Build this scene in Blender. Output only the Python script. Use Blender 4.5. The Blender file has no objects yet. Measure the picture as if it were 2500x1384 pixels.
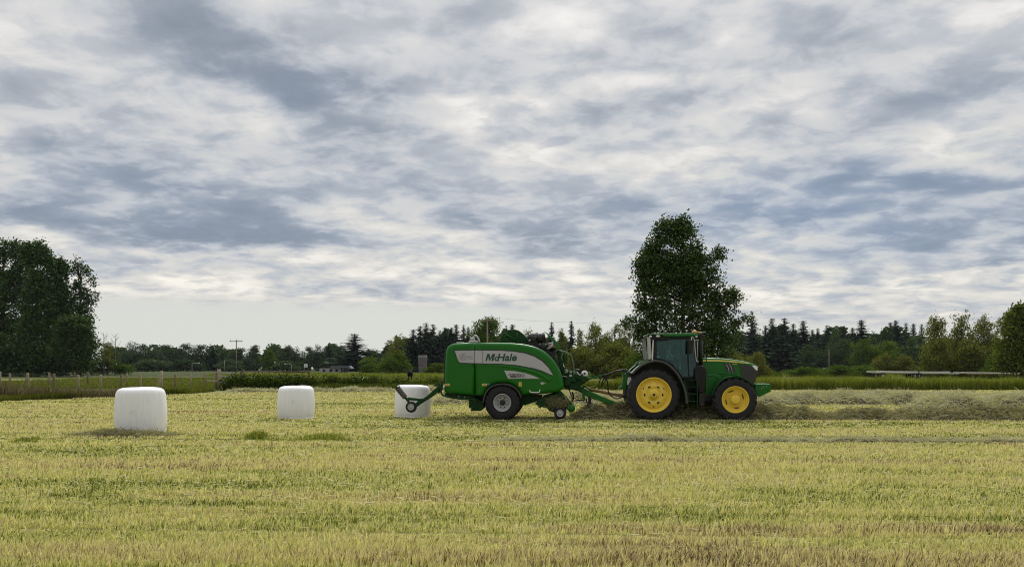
import bpy, bmesh, math, random
import numpy as np
from mathutils import Vector, Matrix
R = math.radians
rng = np.random.default_rng(7)
random.seed(7)
S = bpy.context.scene
COL = S.collection

# ------------------------------------------------------------------ camera
FPX, HOR, EYE = 1900.0, 895.0, 1.83          # focal length in photo pixels, horizon row, eye height
cam_d = bpy.data.cameras.new("camera")
cam = bpy.data.objects.new("camera", cam_d); COL.objects.link(cam)
cam.location = (0, 0, EYE); cam.rotation_euler = (R(90), 0, 0)
cam_d.sensor_width = 36; cam_d.lens = 36 * FPX / 2500
cam_d.shift_y = (HOR - 692) / 2500
cam_d.clip_start = 0.1; cam_d.clip_end = 6000
S.camera = cam
S.view_settings.view_transform = 'Standard'; S.view_settings.look = 'None'
S.view_settings.exposure = 0; S.view_settings.gamma = 1
S.render.engine = 'CYCLES'
S.cycles.max_bounces = 6; S.cycles.diffuse_bounces = 3; S.cycles.glossy_bounces = 3
S.cycles.transmission_bounces = 4; S.cycles.transparent_max_bounces = 8
S.cycles.use_denoising = True
S.cycles.denoiser = 'OPENIMAGEDENOISE'
S.cycles.denoising_input_passes = 'RGB_ALBEDO_NORMAL'
S.cycles.denoising_prefilter = 'NONE'
S.cycles.filter_width = 1.0
S.cycles.sample_clamp_indirect = 4

def gx(px, Y): return (px - 1250) / FPX * Y
def gz(py, Y): return EYE - (py - HOR) / FPX * Y

# ------------------------------------------------------------------ node helper
class NT:
    def __init__(s, tree): s.t = tree; s.n = tree.nodes; s.l = tree.links
    def new(s, typ, **kw):
        n = s.n.new(typ)
        for k, v in kw.items(): setattr(n, k, v)
        return n
    def put(s, sock, v):
        if v is None: return
        if isinstance(v, bpy.types.NodeSocket): s.l.new(v, sock)
        else: sock.default_value = v
    def m(s, op, a, b=None, c=None, clamp=False):
        n = s.new('ShaderNodeMath', operation=op, use_clamp=clamp)
        s.put(n.inputs[0], a); s.put(n.inputs[1], b); s.put(n.inputs[2], c)
        return n.outputs[0]
    def add(s, a, b): return s.m('ADD', a, b)
    def sub(s, a, b): return s.m('SUBTRACT', a, b)
    def mul(s, a, b): return s.m('MULTIPLY', a, b)
    def div(s, a, b): return s.m('DIVIDE', a, b)
    def ss(s, x, a, b, lo=0.0, hi=1.0):
        n = s.new('ShaderNodeMapRange', interpolation_type='SMOOTHSTEP')
        s.put(n.inputs[0], x); n.inputs[1].default_value = a; n.inputs[2].default_value = b
        n.inputs[3].default_value = lo; n.inputs[4].default_value = hi
        return n.outputs[0]
    def comb(s, x, y, z):
        n = s.new('ShaderNodeCombineXYZ')
        s.put(n.inputs[0], x); s.put(n.inputs[1], y); s.put(n.inputs[2], z)
        return n.outputs[0]
    def sep(s, v):
        n = s.new('ShaderNodeSeparateXYZ'); s.put(n.inputs[0], v); return n.outputs
    def noise(s, vec, scale, detail=4, rough=0.5, dist=0.0, out=0, lac=2.0):
        n = s.new('ShaderNodeTexNoise'); s.put(n.inputs['Vector'], vec)
        n.inputs['Scale'].default_value = scale; n.inputs['Detail'].default_value = detail
        n.inputs['Roughness'].default_value = rough; n.inputs['Distortion'].default_value = dist
        n.inputs['Lacunarity'].default_value = lac
        return n.outputs[out]
    def mapping(s, vec, loc=(0,0,0), rot=(0,0,0), scale=(1,1,1)):
        n = s.new('ShaderNodeMapping'); s.put(n.inputs[0], vec)
        n.inputs[1].default_value = loc; n.inputs[2].default_value = rot; n.inputs[3].default_value = scale
        return n.outputs[0]
    def mix(s, f, a, b, blend='MIX'):
        n = s.new('ShaderNodeMix', data_type='RGBA', blend_type=blend)
        s.put(n.inputs[0], f)
        for i, v in ((6, a), (7, b)):
            if isinstance(v, (tuple, list)) and len(v) == 3: v = (*v, 1)
            s.put(n.inputs[i], v)
        return n.outputs[2]
    def ramp(s, f, stops, interp='LINEAR'):
        n = s.new('ShaderNodeValToRGB'); n.color_ramp.interpolation = interp
        e = n.color_ramp.elements
        while len(e) > 1: e.remove(e[-1])
        e[0].position = stops[0][0]; e[0].color = (*stops[0][1], 1)
        for p, c in stops[1:]:
            k = e.new(p); k.color = (*c, 1)
        s.put(n.inputs[0], f); return n.outputs[0]

def srgb(r, g, b):
    f = lambda c: (c/255/12.92) if c/255 <= 0.04045 else ((c/255+0.055)/1.055)**2.4
    return (f(r), f(g), f(b))
# ------------------------------------------------------------------ sky, clouds and sun
SUN_EL, SUN_AZ = R(52), R(12)                 # sun veiled by cloud, high and ahead of the camera, a little to the right
world = bpy.data.worlds.new("World"); S.world = world; world.use_nodes = True
def build_world():
    w = NT(world.node_tree); w.n.clear()
    out = w.new('ShaderNodeOutputWorld'); bg = w.new('ShaderNodeBackground')
    sky = w.new('ShaderNodeTexSky', sky_type='NISHITA', sun_disc=False, sun_elevation=SUN_EL, sun_rotation=SUN_AZ)
    tc = w.new('ShaderNodeTexCoord').outputs['Generated']
    nrm = w.new('ShaderNodeVectorMath', operation='NORMALIZE'); w.put(nrm.inputs[0], tc)
    x, y, z = w.sep(nrm.outputs[0])
    az = w.m('ARCTAN2', x, y); el = w.m('ARCSINE', z)
    zc = w.add(w.m('MAXIMUM', z, 0.0), 0.175)
    P = w.comb(w.div(x, zc), w.div(y, zc), 0.0)             # the cloud deck seen in perspective
    # warp of the large cloud masses so that their edges are ragged
    wx, wy, wz = w.sep(w.noise(P, 2.9, 5, 0.55, 0.0, out=1))
    vx, vy, vz = w.sep(w.noise(P, 10.5, 4, 0.55, 0.0, out=1))
    azw = w.add(w.add(az, w.mul(w.sub(wx, 0.5), 0.16)), w.mul(w.sub(vx, 0.5), 0.05))
    elw = w.add(w.add(el, w.mul(w.sub(wy, 0.5), 0.065)), w.mul(w.sub(vy, 0.5), 0.025))
    def masses(lst):
        acc = None
        for (px, py, sx, sy, amp, rot) in lst:
            a0 = math.atan((px-1250)/FPX); e0 = math.atan((HOR-py)/FPX*math.cos(a0)); k = math.cos(a0)**2
            mp = w.new('ShaderNodeMapping', vector_type='TEXTURE'); w.l.new(w.comb(azw, elw, acc if acc is not None else 0.0), mp.inputs[0])
            mp.inputs[1].default_value = (a0, e0, 0); mp.inputs[2].default_value = (0, 0, R(rot))
            mp.inputs[3].default_value = (sx/FPX*k, sy/FPX*math.cos(a0), 1e5)
            d = w.new('ShaderNodeVectorMath', operation='DOT_PRODUCT'); w.l.new(mp.outputs[0], d.inputs[0]); w.l.new(mp.outputs[0], d.inputs[1])
            acc = w.m('MULTIPLY_ADD', w.m('POWER', 0.6065, d.outputs['Value']), amp * (AMP if amp < 0 else AMP*0.62), acc if acc is not None else 0.0)
        return acc
    M = masses(CLOUDS)
    # clumps of the deck: soft-edged darker bodies over a thin bright layer
    n1 = w.noise(P, 2.7, 6, 0.50, 0.25)
    n2 = w.noise(w.mapping(P, loc=(7.3, 2.1, 0), scale=(0.85, 1.0, 1)), 7.2, 7, 0.52, 0.35)
    n3 = w.noise(w.mapping(P, loc=(1.3, 9.1, 0)), 19.0, 5, 0.55, 0.2)
    T = w.add(w.add(w.mul(w.sub(n1, 0.5), 1.5), w.mul(w.sub(n2, 0.5), 0.78)), w.mul(w.sub(n3, 0.5), 0.30))
    T = w.sub(T, w.mul(M, 1.05))                             # thickness of cloud
    D1 = w.ss(T, -0.55, 0.30)
    D2 = w.ss(w.add(w.mul(w.sub(n2, 0.5), 1.6), w.add(w.mul(w.sub(n3, 0.5), 0.7), w.mul(T, 0.45))), -0.16, 0.34)
    B = w.sub(1.01, w.add(w.mul(D1, 0.345), w.mul(D2, 0.17)))
    B = w.sub(B, w.mul(w.ss(T, 0.1, 0.9), 0.34))
    B = w.add(B, w.mul(w.sub(n3, 0.5), 0.22))
    # horizon veil: a smooth pale band under the last cloud bases
    elj = w.add(el, w.mul(w.sub(n1, 0.5), 0.03))
    azr = w.ss(az, -0.1, 0.5, 0.0, 0.03)
    veil = w.ss(w.add(elj, azr), 0.062, 0.088, 1.0, 0.0)
    B = w.add(w.mul(B, w.sub(1.0, veil)), w.mul(veil, 0.70))
    Bc = w.m('MINIMUM', w.m('MAXIMUM', B, 0.0), 1.0)
    blue = w.m('MINIMUM', w.m('MAXIMUM', w.add(masses(BLUES), w.mul(w.sub(n1, 0.5), 0.3)), 0.0), 1.0)
    warm = w.ss(el, 0.04, 0.50, 1.0, 0.0)
    cool = w.ramp(Bc, [(0.0, srgb(112, 130, 154)), (0.30, srgb(142, 158, 182)), (0.55, srgb(180, 189, 202)), (0.8, srgb(216, 218, 219)), (1.0, srgb(250, 248, 243))])
    neut = w.ramp(Bc, [(0.0, srgb(120, 131, 144)), (0.30, srgb(155, 163, 174)), (0.55, srgb(192, 196, 202)), (0.8, srgb(222, 221, 221)), (1.0, srgb(255, 252, 248))])
    c = w.mix(blue, neut, cool)
    cream = w.mul(w.mul(warm, w.ss(Bc, 0.5, 0.85)), 0.75)
    c = w.mix(cream, c, w.mix(1.0, c, (1.0, 0.972, 0.895, 1), 'MULTIPLY'))
    c = w.mix(veil, c, srgb(218, 220, 214))
    # the deck overhead, above the frame, is thinner and brighter, most of all round the veiled sun
    sunv = (math.sin(SUN_AZ)*math.cos(SUN_EL), math.cos(SUN_AZ)*math.cos(SUN_EL), math.sin(SUN_EL))
    dt = w.new('ShaderNodeVectorMath', operation='DOT_PRODUCT'); w.put(dt.inputs[0], nrm.outputs[0]); dt.inputs[1].default_value = sunv
    glow = w.mul(w.ss(dt.outputs['Value'], 0.78, 1.0), 3.4)
    gain = w.add(w.ss(el, 0.46, 1.1, 1.0, ZENITH), w.mul(glow, w.ss(el, 0.44, 0.6)))
    gain = w.mul(w.mul(gain, w.ss(dt.outputs['Value'], -0.7, 0.35, 0.62, 1.0)), 10.0)
    vm = w.new('ShaderNodeVectorMath', operation='SCALE'); w.put(vm.inputs[0], c); w.put(vm.inputs['Scale'], gain)
    final = w.mix(0.96, sky.outputs[0], vm.outputs[0])
    w.put(bg.inputs[0], final); bg.inputs[1].default_value = 0.1
    w.l.new(bg.outputs[0], out.inputs[0])
ZENITH = 1.35; AMP = 0.92
CLOUDS = [  # photo column, row, half width, half height, strength, tilt
 (600,120,240,85,-.62,-14),(690,205,140,40,-.50,-12),(420,60,120,60,-.10,0),(1180,30,110,42,-.34,12),(870,200,140,26,-.22,0),
 (60,235,130,45,-.26,0),(230,262,120,36,-.18,0),(100,388,170,26,-.34,0),(300,372,150,26,-.22,0),(560,352,130,22,-.36,-4),
 (380,455,240,42,-.46,-6),(30,505,120,34,-.34,0),(330,560,270,36,-.52,0),(560,570,200,32,-.30,0),(650,530,110,42,-.28,0),
 (990,430,130,34,-.30,8),(840,372,90,34,-.24,0),(960,330,140,24,-.18,0),(860,480,120,28,-.2,0),(1100,545,90,18,-.26,0),(1130,535,40,16,-.2,0),
 (1470,298,150,28,-.34,0),(1700,165,130,36,-.30,-6),(1670,246,130,26,-.32,6),(1455,125,60,24,-.26,0),(1300,345,130,24,-.34,0),(1110,170,110,30,-.26,0),(1190,330,90,22,-.2,0),(1590,60,70,26,-.16,0),
 (2080,60,150,46,-.22,0),(2030,120,110,40,-.14,0),(2310,225,200,46,-.30,4),(2180,190,110,26,-.2,0),(2050,285,120,22,-.2,0),(1850,300,70,22,-.22,0),
 (1760,530,220,46,-.40,0),(1640,545,120,34,-.26,0),(2120,430,130,40,-.34,-14),(1850,420,180,46,-.22,0),(2420,460,140,34,-.32,0),
 (2300,575,230,40,-.46,0),(2480,560,110,40,-.3,0),(2150,495,180,26,-.24,0),(2380,665,200,16,-.42,0),(2000,655,160,16,-.24,0),
 (1300,560,120,40,-.20,0),(1480,520,120,26,-.2,0),(1480,615,150,26,-.26,0),(1180,610,170,16,-.24,0),(800,702,150,13,-.34,0),(620,665,150,9,-.2,0),
 (720,600,140,20,-.26,0),(1000,660,200,9,-.2,0),(1230,470,180,36,-.16,0),(380,630,120,9,-.18,0),
 (1300,72,70,44,.24,0),(1130,260,170,36,.12,0),(560,245,150,30,.22,-18),(120,170,140,60,.08,0),
 (230,310,140,16,.24,0),(1680,205,160,18,.36,0),(1730,95,90,20,.24,6),(2030,250,200,24,.24,0),(2280,120,150,40,.10,0),(2010,150,70,22,.10,0),
 (1500,350,150,28,.34,0),(1330,390,120,30,.1,0),(1080,360,150,40,.08,0),(600,445,60,20,.28,0),(640,485,120,16,.24,0),(900,575,140,16,.20,0),
 (500,690,400,40,.30,0),(900,640,330,26,.26,0),(1200,690,260,26,.24,0),(1450,390,140,30,.15,0),(1900,255,120,20,.2,0),
 (1930,590,200,14,.34,0),(2150,700,300,12,.34,0),(1960,500,90,16,.2,0),(2430,640,90,10,.3,0),(30,30,220,30,.10,0),(1960,660,60,14,.2,0),(1370,760,60,12,.25,0),
 (820,40,100,40,.14,0),(1350,170,60,80,.04,0),(150,590,200,10,.26,0),
]
BLUES = [(2250,560,420,110,.95,0),(1750,530,260,80,.75,0),(2050,440,280,60,.5,0),(400,540,500,80,.55,0),(150,400,260,50,.3,0),(700,210,160,60,.45,0),(1000,450,260,70,.3,0),(2350,240,220,60,.15,0)]
build_world()
world.cycles.sampling_method = 'MANUAL'; world.cycles.sample_map_resolution = 1024
sun_d = bpy.data.lights.new("sun", 'SUN'); sun_d.energy = 1.5; sun_d.angle = R(14); sun_d.color = (1.0, 0.95, 0.86)
sun = bpy.data.objects.new("sun", sun_d); COL.objects.link(sun)
sun.rotation_euler = Vector((math.sin(SUN_AZ)*math.cos(SUN_EL), math.cos(SUN_AZ)*math.cos(SUN_EL), math.sin(SUN_EL))).to_track_quat('Z', 'Y').to_euler()
# ------------------------------------------------------------------ mesh builder
class MB:
    """collects shapes, then links them as ONE mesh object"""
    def __init__(s): s.v = []; s.f = []; s.mi = []; s.sm = []; s.cur = 0
    def mat(s, i): s.cur = i; return s
    def raw(s, vs, fs, smooth=False):
        o = len(s.v); s.v += [tuple(v) for v in vs]
        for f in fs: s.f.append([o + i for i in f]); s.mi.append(s.cur); s.sm.append(smooth)
        return s
    def box(s, c, size, rot=(0,0,0), bev=0.0):
        if bev > 0: 
            hx, hy, hz = [a/2 for a in size]
            return s.prism([(-hx,-hz),(hx,-hz),(hx,hz),(-hx,hz)], -hy, hy, bev, M=Matrix.Translation(c) @ Matrix.Rotation(rot[2],4,'Z') @ Matrix.Rotation(rot[1],4,'Y') @ Matrix.Rotation(rot[0],4,'X'))
        M = Matrix.Translation(c) @ Matrix.Rotation(rot[2],4,'Z') @ Matrix.Rotation(rot[1],4,'Y') @ Matrix.Rotation(rot[0],4,'X')
        vs = [M @ Vector((sx*size[0]/2, sy*size[1]/2, sz*size[2]/2)) for sx in (-1,1) for sy in (-1,1) for sz in (-1,1)]
        return s.raw(vs, [(0,1,3,2),(4,6,7,5),(0,4,5,1),(2,3,7,6),(0,2,6,4),(1,5,7,3)])
    def prism(s, pts, y0, y1, bev=0.0, M=None, smooth=False, steps=1):
        """outline in (x, z) pushed from y0 to y1, edges rounded by bev"""
        n = len(pts); P = [Vector((p[0], p[1])) for p in pts]
        area = sum(P[i].x*P[(i+1)%n].y - P[(i+1)%n].x*P[i].y for i in range(n))
        if area < 0: P.reverse()
        def inset(d):
            o = []
            for i in range(n):
                a, b, c = P[i-1], P[i], P[(i+1)%n]
                e1 = (b-a).normalized(); e2 = (c-b).normalized()
                n1 = Vector((-e1.y, e1.x)); n2 = Vector((-e2.y, e2.x))
                m = n1 + n2
                if m.length < 1e-6: m = n1
                m.normalize(); k = max(0.5, m.dot(n1))
                o.append(b + m * min(d / k, d*1.6))
            return o
        rings = []
        if bev > 0:
            for j in range(steps+1):
                t = j/steps*math.pi/2
                rings.append((inset(bev*(1-math.sin(t))), y0 + bev*(1-math.cos(t)) if steps > 1 else y0 + bev*j/steps))
            for j in range(steps+1):
                t = (1-j/steps)*math.pi/2
                rings.append((inset(bev*(1-math.sin(t))), y1 - bev*(1-math.cos(t)) if steps > 1 else y1 - bev*(1-j/steps)))
        else: rings = [(P, y0), (P, y1)]
        vs = []; fs = []
        for (r, y) in rings: vs += [Vector((p.x, y, p.y)) for p in r]
        for k in range(len(rings)-1):
            for i in range(n):
                a = k*n+i; b = k*n+(i+1)%n
                fs.append((a, b, b+n, a+n))
        if M: vs = [M @ v for v in vs]
        s.raw(vs, fs, smooth)
        o = len(s.v) - len(vs)
        L_ = (len(rings)-1)*n
        s.f.append([o+i for i in reversed(range(n))]); s.mi.append(s.cur); s.sm.append(False)
        s.f.append([o+L_+i for i in range(n)]); s.mi.append(s.cur); s.sm.append(False)
        return s
    def tube(s, pts, r, n=8, cap=True, smooth=True, flat=None):
        pts = [Vector(p) for p in pts]; m = len(pts); vs = []; fs = []
        rad = r if isinstance(r, (list, tuple)) else [r]*m
        up = None
        for i, p in enumerate(pts):
            t = (pts[min(i+1, m-1)] - pts[max(i-1, 0)]).normalized()
            if up is None:
                up = Vector((0,0,1)) if abs(t.z) < 0.9 else Vector((1,0,0))
            a = t.cross(up); 
            if a.length < 1e-5: a = t.cross(Vector((0,1,0)))
            a.normalize(); b = a.cross(t).normalized(); up = b
            for k in range(n):
                th = 2*math.pi*(k+0.5)/n
                vs.append(p + a*math.cos(th)*rad[i]*(flat[0] if flat else 1) + b*math.sin(th)*rad[i]*(flat[1] if flat else 1))
        for i in range(m-1):
            for k in range(n):
                a = i*n+k; b = i*n+(k+1)%n
                fs.append((a, b, b+n, a+n))
        s.raw(vs, fs, smooth); o = len(s.v)-len(vs)
        if cap:
            s.f.append([o+k for k in reversed(range(n))]); s.mi.append(s.cur); s.sm.append(False)
            s.f.append([o+(m-1)*n+k for k in range(n)]); s.mi.append(s.cur); s.sm.append(False)
        return s
    def lathe(s, prof, c, n=40, axis='Y', smooth=True, a0=0.0, a1=2*math.pi):
        """prof = [(radius, along)], turned round an axis through c"""
        full = abs(a1-a0-2*math.pi) < 1e-6; cols = n if full else n+1
        vs = []; fs = []
        for k in range(cols):
            th = a0 + (a1-a0)*k/n
            for (r, y) in prof:
                if axis == 'Y': vs.append((c[0]+r*math.cos(th), c[1]+y, c[2]+r*math.sin(th)))
                elif axis == 'Z': vs.append((c[0]+r*math.cos(th), c[1]+r*math.sin(th), c[2]+y))
                else: vs.append((c[0]+y, c[1]+r*math.cos(th), c[2]+r*math.sin(th)))
        m = len(prof)
        for k in range(n):
            k2 = (k+1) % cols
            for j in range(m-1):
                fs.append((k*m+j, k2*m+j, k2*m+j+1, k*m+j+1))
        return s.raw(vs, fs, smooth)
    def ball(s, c, r, n=12, m=8):
        rx, ry, rz = r if isinstance(r, (list, tuple)) else (r, r, r)
        vs = []; fs = []
        for j in range(m+1):
            ph = math.pi*j/m
            for k in range(n):
                th = 2*math.pi*k/n
                vs.append((c[0]+rx*math.sin(ph)*math.cos(th), c[1]+ry*math.sin(ph)*math.sin(th), c[2]+rz*math.cos(ph)))
        for j in range(m):
            for k in range(n): fs.append((j*n+k, (j+1)*n+k, (j+1)*n+(k+1)%n, j*n+(k+1)%n))
        return s.raw(vs, fs, True)
    def build_each(s, name, mats, parent=None, org=(0,0,0)):
        """every loose piece becomes an object of its own"""
        par = list(range(len(s.v)))
        def find(i):
            while par[i] != i: par[i] = par[par[i]]; i = par[i]
            return i
        for f in s.f:
            for i in f[1:]:
                a, b = find(f[0]), find(i)
                if a != b: par[b] = a
        groups = {}
        for k, f in enumerate(s.f): groups.setdefault(find(f[0]), []).append(k)
        out = []
        for ks in groups.values():
            q = MB(); idx = {}
            for k in ks:
                for i in s.f[k]:
                    if i not in idx: idx[i] = len(q.v); q.v.append(s.v[i])
                q.f.append([idx[i] for i in s.f[k]]); q.mi.append(s.mi[k]); q.sm.append(s.sm[k])
            out.append(q.build(name, mats, parent, org))
        return out[0]
    def build(s, name, mats, parent=None, org=(0,0,0)):
        me = bpy.data.meshes.new(name)
        me.from_pydata([(v[0]-org[0], v[1]-org[1], v[2]-org[2]) for v in s.v], [], s.f)
        if not isinstance(mats, (list, tuple)): mats = [mats]
        for m_ in mats: me.materials.append(m_)
        me.polygons.foreach_set('material_index', s.mi); me.polygons.foreach_set('use_smooth', s.sm)
        bm = bmesh.new(); bm.from_mesh(me)
        bmesh.ops.recalc_face_normals(bm, faces=bm.faces); bm.to_mesh(me); bm.free()
        me.update()
        o = bpy.data.objects.new(name, me); COL.objects.link(o)
        if parent is not None: o.parent = parent
        return o

def tag(o, label=None, cat=None, group=None, kind=None):
    if label: o['label'] = label
    if cat: o['category'] = cat
    if group: o['group'] = group
    if kind: o['kind'] = kind
    return o
def empty(name, loc, rz=0.0):
    o = bpy.data.objects.new(name, None); COL.objects.link(o)
    o.location = loc; o.rotation_euler = (0, 0, rz); o.empty_display_size = 0.3
    return o
def np_mesh(name, verts, quads=None, tris=None, mat=None, parent=None, smooth=False):
    me = bpy.data.meshes.new(name)
    verts = np.asarray(verts, dtype=np.float32)
    nq = 0 if quads is None else len(quads); nt = 0 if tris is None else len(tris)
    me.vertices.add(len(verts)); me.vertices.foreach_set('co', verts.ravel())
    li = []; ls = []; lt = []
    if nq: li.append(np.asarray(quads, np.int32).ravel()); ls.append(np.arange(nq, dtype=np.int32)*4); lt.append(np.full(nq, 4, np.int32))
    if nt: li.append(np.asarray(tris, np.int32).ravel()); ls.append(nq*4+np.arange(nt, dtype=np.int32)*3); lt.append(np.full(nt, 3, np.int32))
    li = np.concatenate(li)
    me.loops.add(len(li)); me.loops.foreach_set('vertex_index', li)
    me.polygons.add(nq+nt); me.polygons.foreach_set('loop_start', np.concatenate(ls)); me.polygons.foreach_set('loop_total', np.concatenate(lt))
    if smooth: me.polygons.foreach_set('use_smooth', np.ones(nq+nt, bool))
    me.update(calc_edges=True); me.validate()
    if mat: me.materials.append(mat)
    o = bpy.data.objects.new(name, me); COL.objects.link(o)
    if parent is not None: o.parent = parent
    return o
def text_mesh(name, body, size, mat, parent, M, bold=0.0, shear=0.0, depth=0.003, align='LEFT', sx=1.0):
    cu = bpy.data.curves.new(name, 'FONT'); cu.body = body; cu.size = size
    cu.extrude = depth/2; cu.offset = bold; cu.shear = shear; cu.align_x = align; cu.resolution_u = 3
    t = bpy.data.objects.new(name, cu); COL.objects.link(t)
    bpy.context.view_layer.update()
    me = bpy.data.meshes.new_from_object(t.evaluated_get(bpy.context.evaluated_depsgraph_get()))
    bpy.data.objects.remove(t); bpy.data.curves.remove(cu)
    me.name = name; me.transform(M @ Matrix.Diagonal((sx, 1, 1, 1)))
    me.materials.clear(); me.materials.append(mat)
    o = bpy.data.objects.new(name, me); COL.objects.link(o); o.parent = parent
    return o
def smooth_line(pts, n=6, closed=False):
    """Catmull-Rom through the points"""
    P = [Vector(p) for p in pts]; m = len(P); out = []
    for i in range(m if closed else m-1):
        p0 = P[i-1] if (i > 0 or closed) else P[i]; p1 = P[i]; p2 = P[(i+1) % m]
        p3 = P[(i+2) % m] if (i+2 < m or closed) else P[(i+1) % m]
        for k in range(n):
            t = k/n
            out.append(0.5*((2*p1)+(p2-p0)*t+(2*p0-5*p1+4*p2-p3)*t*t+(3*p1-p0-3*p2+p3)*t**3))
    if not closed: out.append(P[-1])
    return out

# ------------------------------------------------------------------ materials
MATS = {}
def pbr(name, col, rough=0.5, metal=0.0, coat=0.0, var=0.0, vscale=3.0, dirt=0.0, dirtcol=(0.10,0.085,0.05), bump=0.0, bscale=40.0, spec=0.5):
    m = bpy.data.materials.new(name); m.use_nodes = True
    t = NT(m.node_tree); b = t.n['Principled BSDF']
    b.inputs['Roughness'].default_value = rough; b.inputs['Metallic'].default_value = metal
    b.inputs['Coat Weight'].default_value = coat; b.inputs['Coat Roughness'].default_value = 0.12
    b.inputs['Specular IOR Level'].default_value = spec
    tc = t.new('ShaderNodeTexCoord').outputs['Object']
    c = None
    if var > 0:
        n = t.noise(tc, vscale, 5, 0.6)
        c = t.mix(n, tuple(x*(1-var) for x in col), tuple(min(1, x*(1+var)) for x in col))
    if dirt > 0:
        n = t.noise(tc, vscale*1.7, 8, 0.68)
        c = t.mix(t.mul(t.ss(n, 0.48, 0.75), dirt), c if c is not None else (*col, 1), dirtcol)
        t.put(b.inputs['Roughness'], t.add(rough, t.mul(t.ss(n, 0.45, 0.75), dirt*0.4)))
    if c is None: b.inputs['Base Color'].default_value = (*col, 1)
    else: t.put(b.inputs['Base Color'], c)
    if bump > 0:
        bn = t.new('ShaderNodeBump'); bn.inputs['Strength'].default_value = bump; bn.inputs['Distance'].default_value = 0.02
        t.put(bn.inputs['Height'], t.noise(tc, bscale, 4, 0.6)); t.put(b.inputs['Normal'], bn.outputs[0])
    MATS[name] = m; return m
pbr('green_paint', (0.007, 0.122, 0.011), 0.36, coat=0.35, var=0.12, dirt=0.12, vscale=2.2, spec=0.15)
pbr('baler_green', (0.009, 0.125, 0.007), 0.40, coat=0.35, var=0.10, dirt=0.05, vscale=1.4, spec=0.10)
pbr('dark_green', (0.005, 0.042, 0.008), 0.42, var=0.2, dirt=0.2, spec=0.2)
pbr('yellow_paint', (0.82, 0.58, 0.06), 0.42, coat=0.3, var=0.08, dirt=0.22, dirtcol=(0.30,0.19,0.05), vscale=3)
pbr('stripe_yellow', (0.80, 0.66, 0.16), 0.4)
pbr('tyre_rubber', (0.012, 0.012, 0.015), 0.8, var=0.25, dirt=0.2, dirtcol=(0.05,0.045,0.035), vscale=4, bump=0.3)
pbr('black_plastic', (0.007, 0.007, 0.009), 0.5, var=0.2, dirt=0.12, dirtcol=(0.04,0.036,0.03), spec=0.3)
pbr('black_gloss', (0.008, 0.009, 0.012), 0.2, coat=0.4)
pbr('dark_metal', (0.022, 0.022, 0.024), 0.55, metal=0.3, var=0.3, dirt=0.4)
pbr('grey_plastic', (0.055, 0.052, 0.050), 0.65, var=0.15, dirt=0.25)
pbr('silver_decal', (0.42, 0.42, 0.45), 0.45, var=0.03)
pbr('decal_black', (0.014, 0.014, 0.018), 0.5)
pbr('decal_green', (0.006, 0.060, 0.030), 0.5)
pbr('decal_grey', (0.19, 0.19, 0.20), 0.5)
pbr('white_paint', (0.72, 0.72, 0.72), 0.45, var=0.05)
pbr('pale_steel', (0.45, 0.45, 0.43), 0.45, metal=0.2, var=0.15, dirt=0.25)
pbr('rim_silver', (0.46, 0.47, 0.48), 0.42, metal=0.25, var=0.1, dirt=0.35)
pbr('pale_green_steel', (0.10, 0.17, 0.09), 0.5, var=0.2, dirt=0.3)
pbr('sticker_yellow', (0.66, 0.50, 0.12), 0.5, var=0.1)
pbr('sticker_blue', (0.05, 0.20, 0.50), 0.5)
pbr('shaft_tan', (0.26, 0.16, 0.055), 0.6, var=0.2, dirt=0.3)
pbr('roller_grey', (0.075, 0.068, 0.058), 0.7, var=0.2, dirt=0.3, bump=0.2)
pbr('receiver_yellow', (0.72, 0.50, 0.14), 0.45)
pbr('beacon_orange', (0.75, 0.20, 0.10), 0.3)
pbr('lamp_white', (0.80, 0.80, 0.80), 0.15, coat=0.5)
pbr('lamp_red', (0.35, 0.03, 0.02), 0.3)
pbr('film_white', (0.78, 0.78, 0.79), 0.35)
pbr('skin', (0.42, 0.24, 0.17), 0.55)
pbr('shirt_pale', (0.62, 0.64, 0.65), 0.8)
pbr('jeans', (0.04, 0.06, 0.11), 0.85)
pbr('cap_dark', (0.03, 0.04, 0.05), 0.8)
pbr('hair_brown', (0.03, 0.02, 0.012), 0.7)
pbr('seat_fabric', (0.03, 0.03, 0.03), 0.8)
pbr('hay_clump', (0.20, 0.19, 0.08), 0.9, var=0.35, vscale=14)
def glass_mat():
    m = bpy.data.materials.new('cab_glass'); m.use_nodes = True; t = NT(m.node_tree); t.n.clear()
    o = t.new('ShaderNodeOutputMaterial'); tr = t.new('ShaderNodeBsdfTransparent'); tr.inputs[0].default_value = (0.56, 0.70, 0.69, 1)
    gl = t.new('ShaderNodeBsdfGlossy'); gl.inputs['Roughness'].default_value = 0.02; gl.inputs[0].default_value = (0.42, 0.62, 0.62, 1)
    fr = t.new('ShaderNodeFresnel'); fr.inputs[0].default_value = 1.52
    mx = t.new('ShaderNodeMixShader'); t.put(mx.inputs[0], t.m('MINIMUM', t.add(t.mul(fr.outputs[0], 0.9), 0.05), 1.0))
    t.l.new(tr.outputs[0], mx.inputs[1]); t.l.new(gl.outputs[0], mx.inputs[2]); t.l.new(mx.outputs[0], o.inputs[0])
    MATS['cab_glass'] = m
glass_mat()

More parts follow.
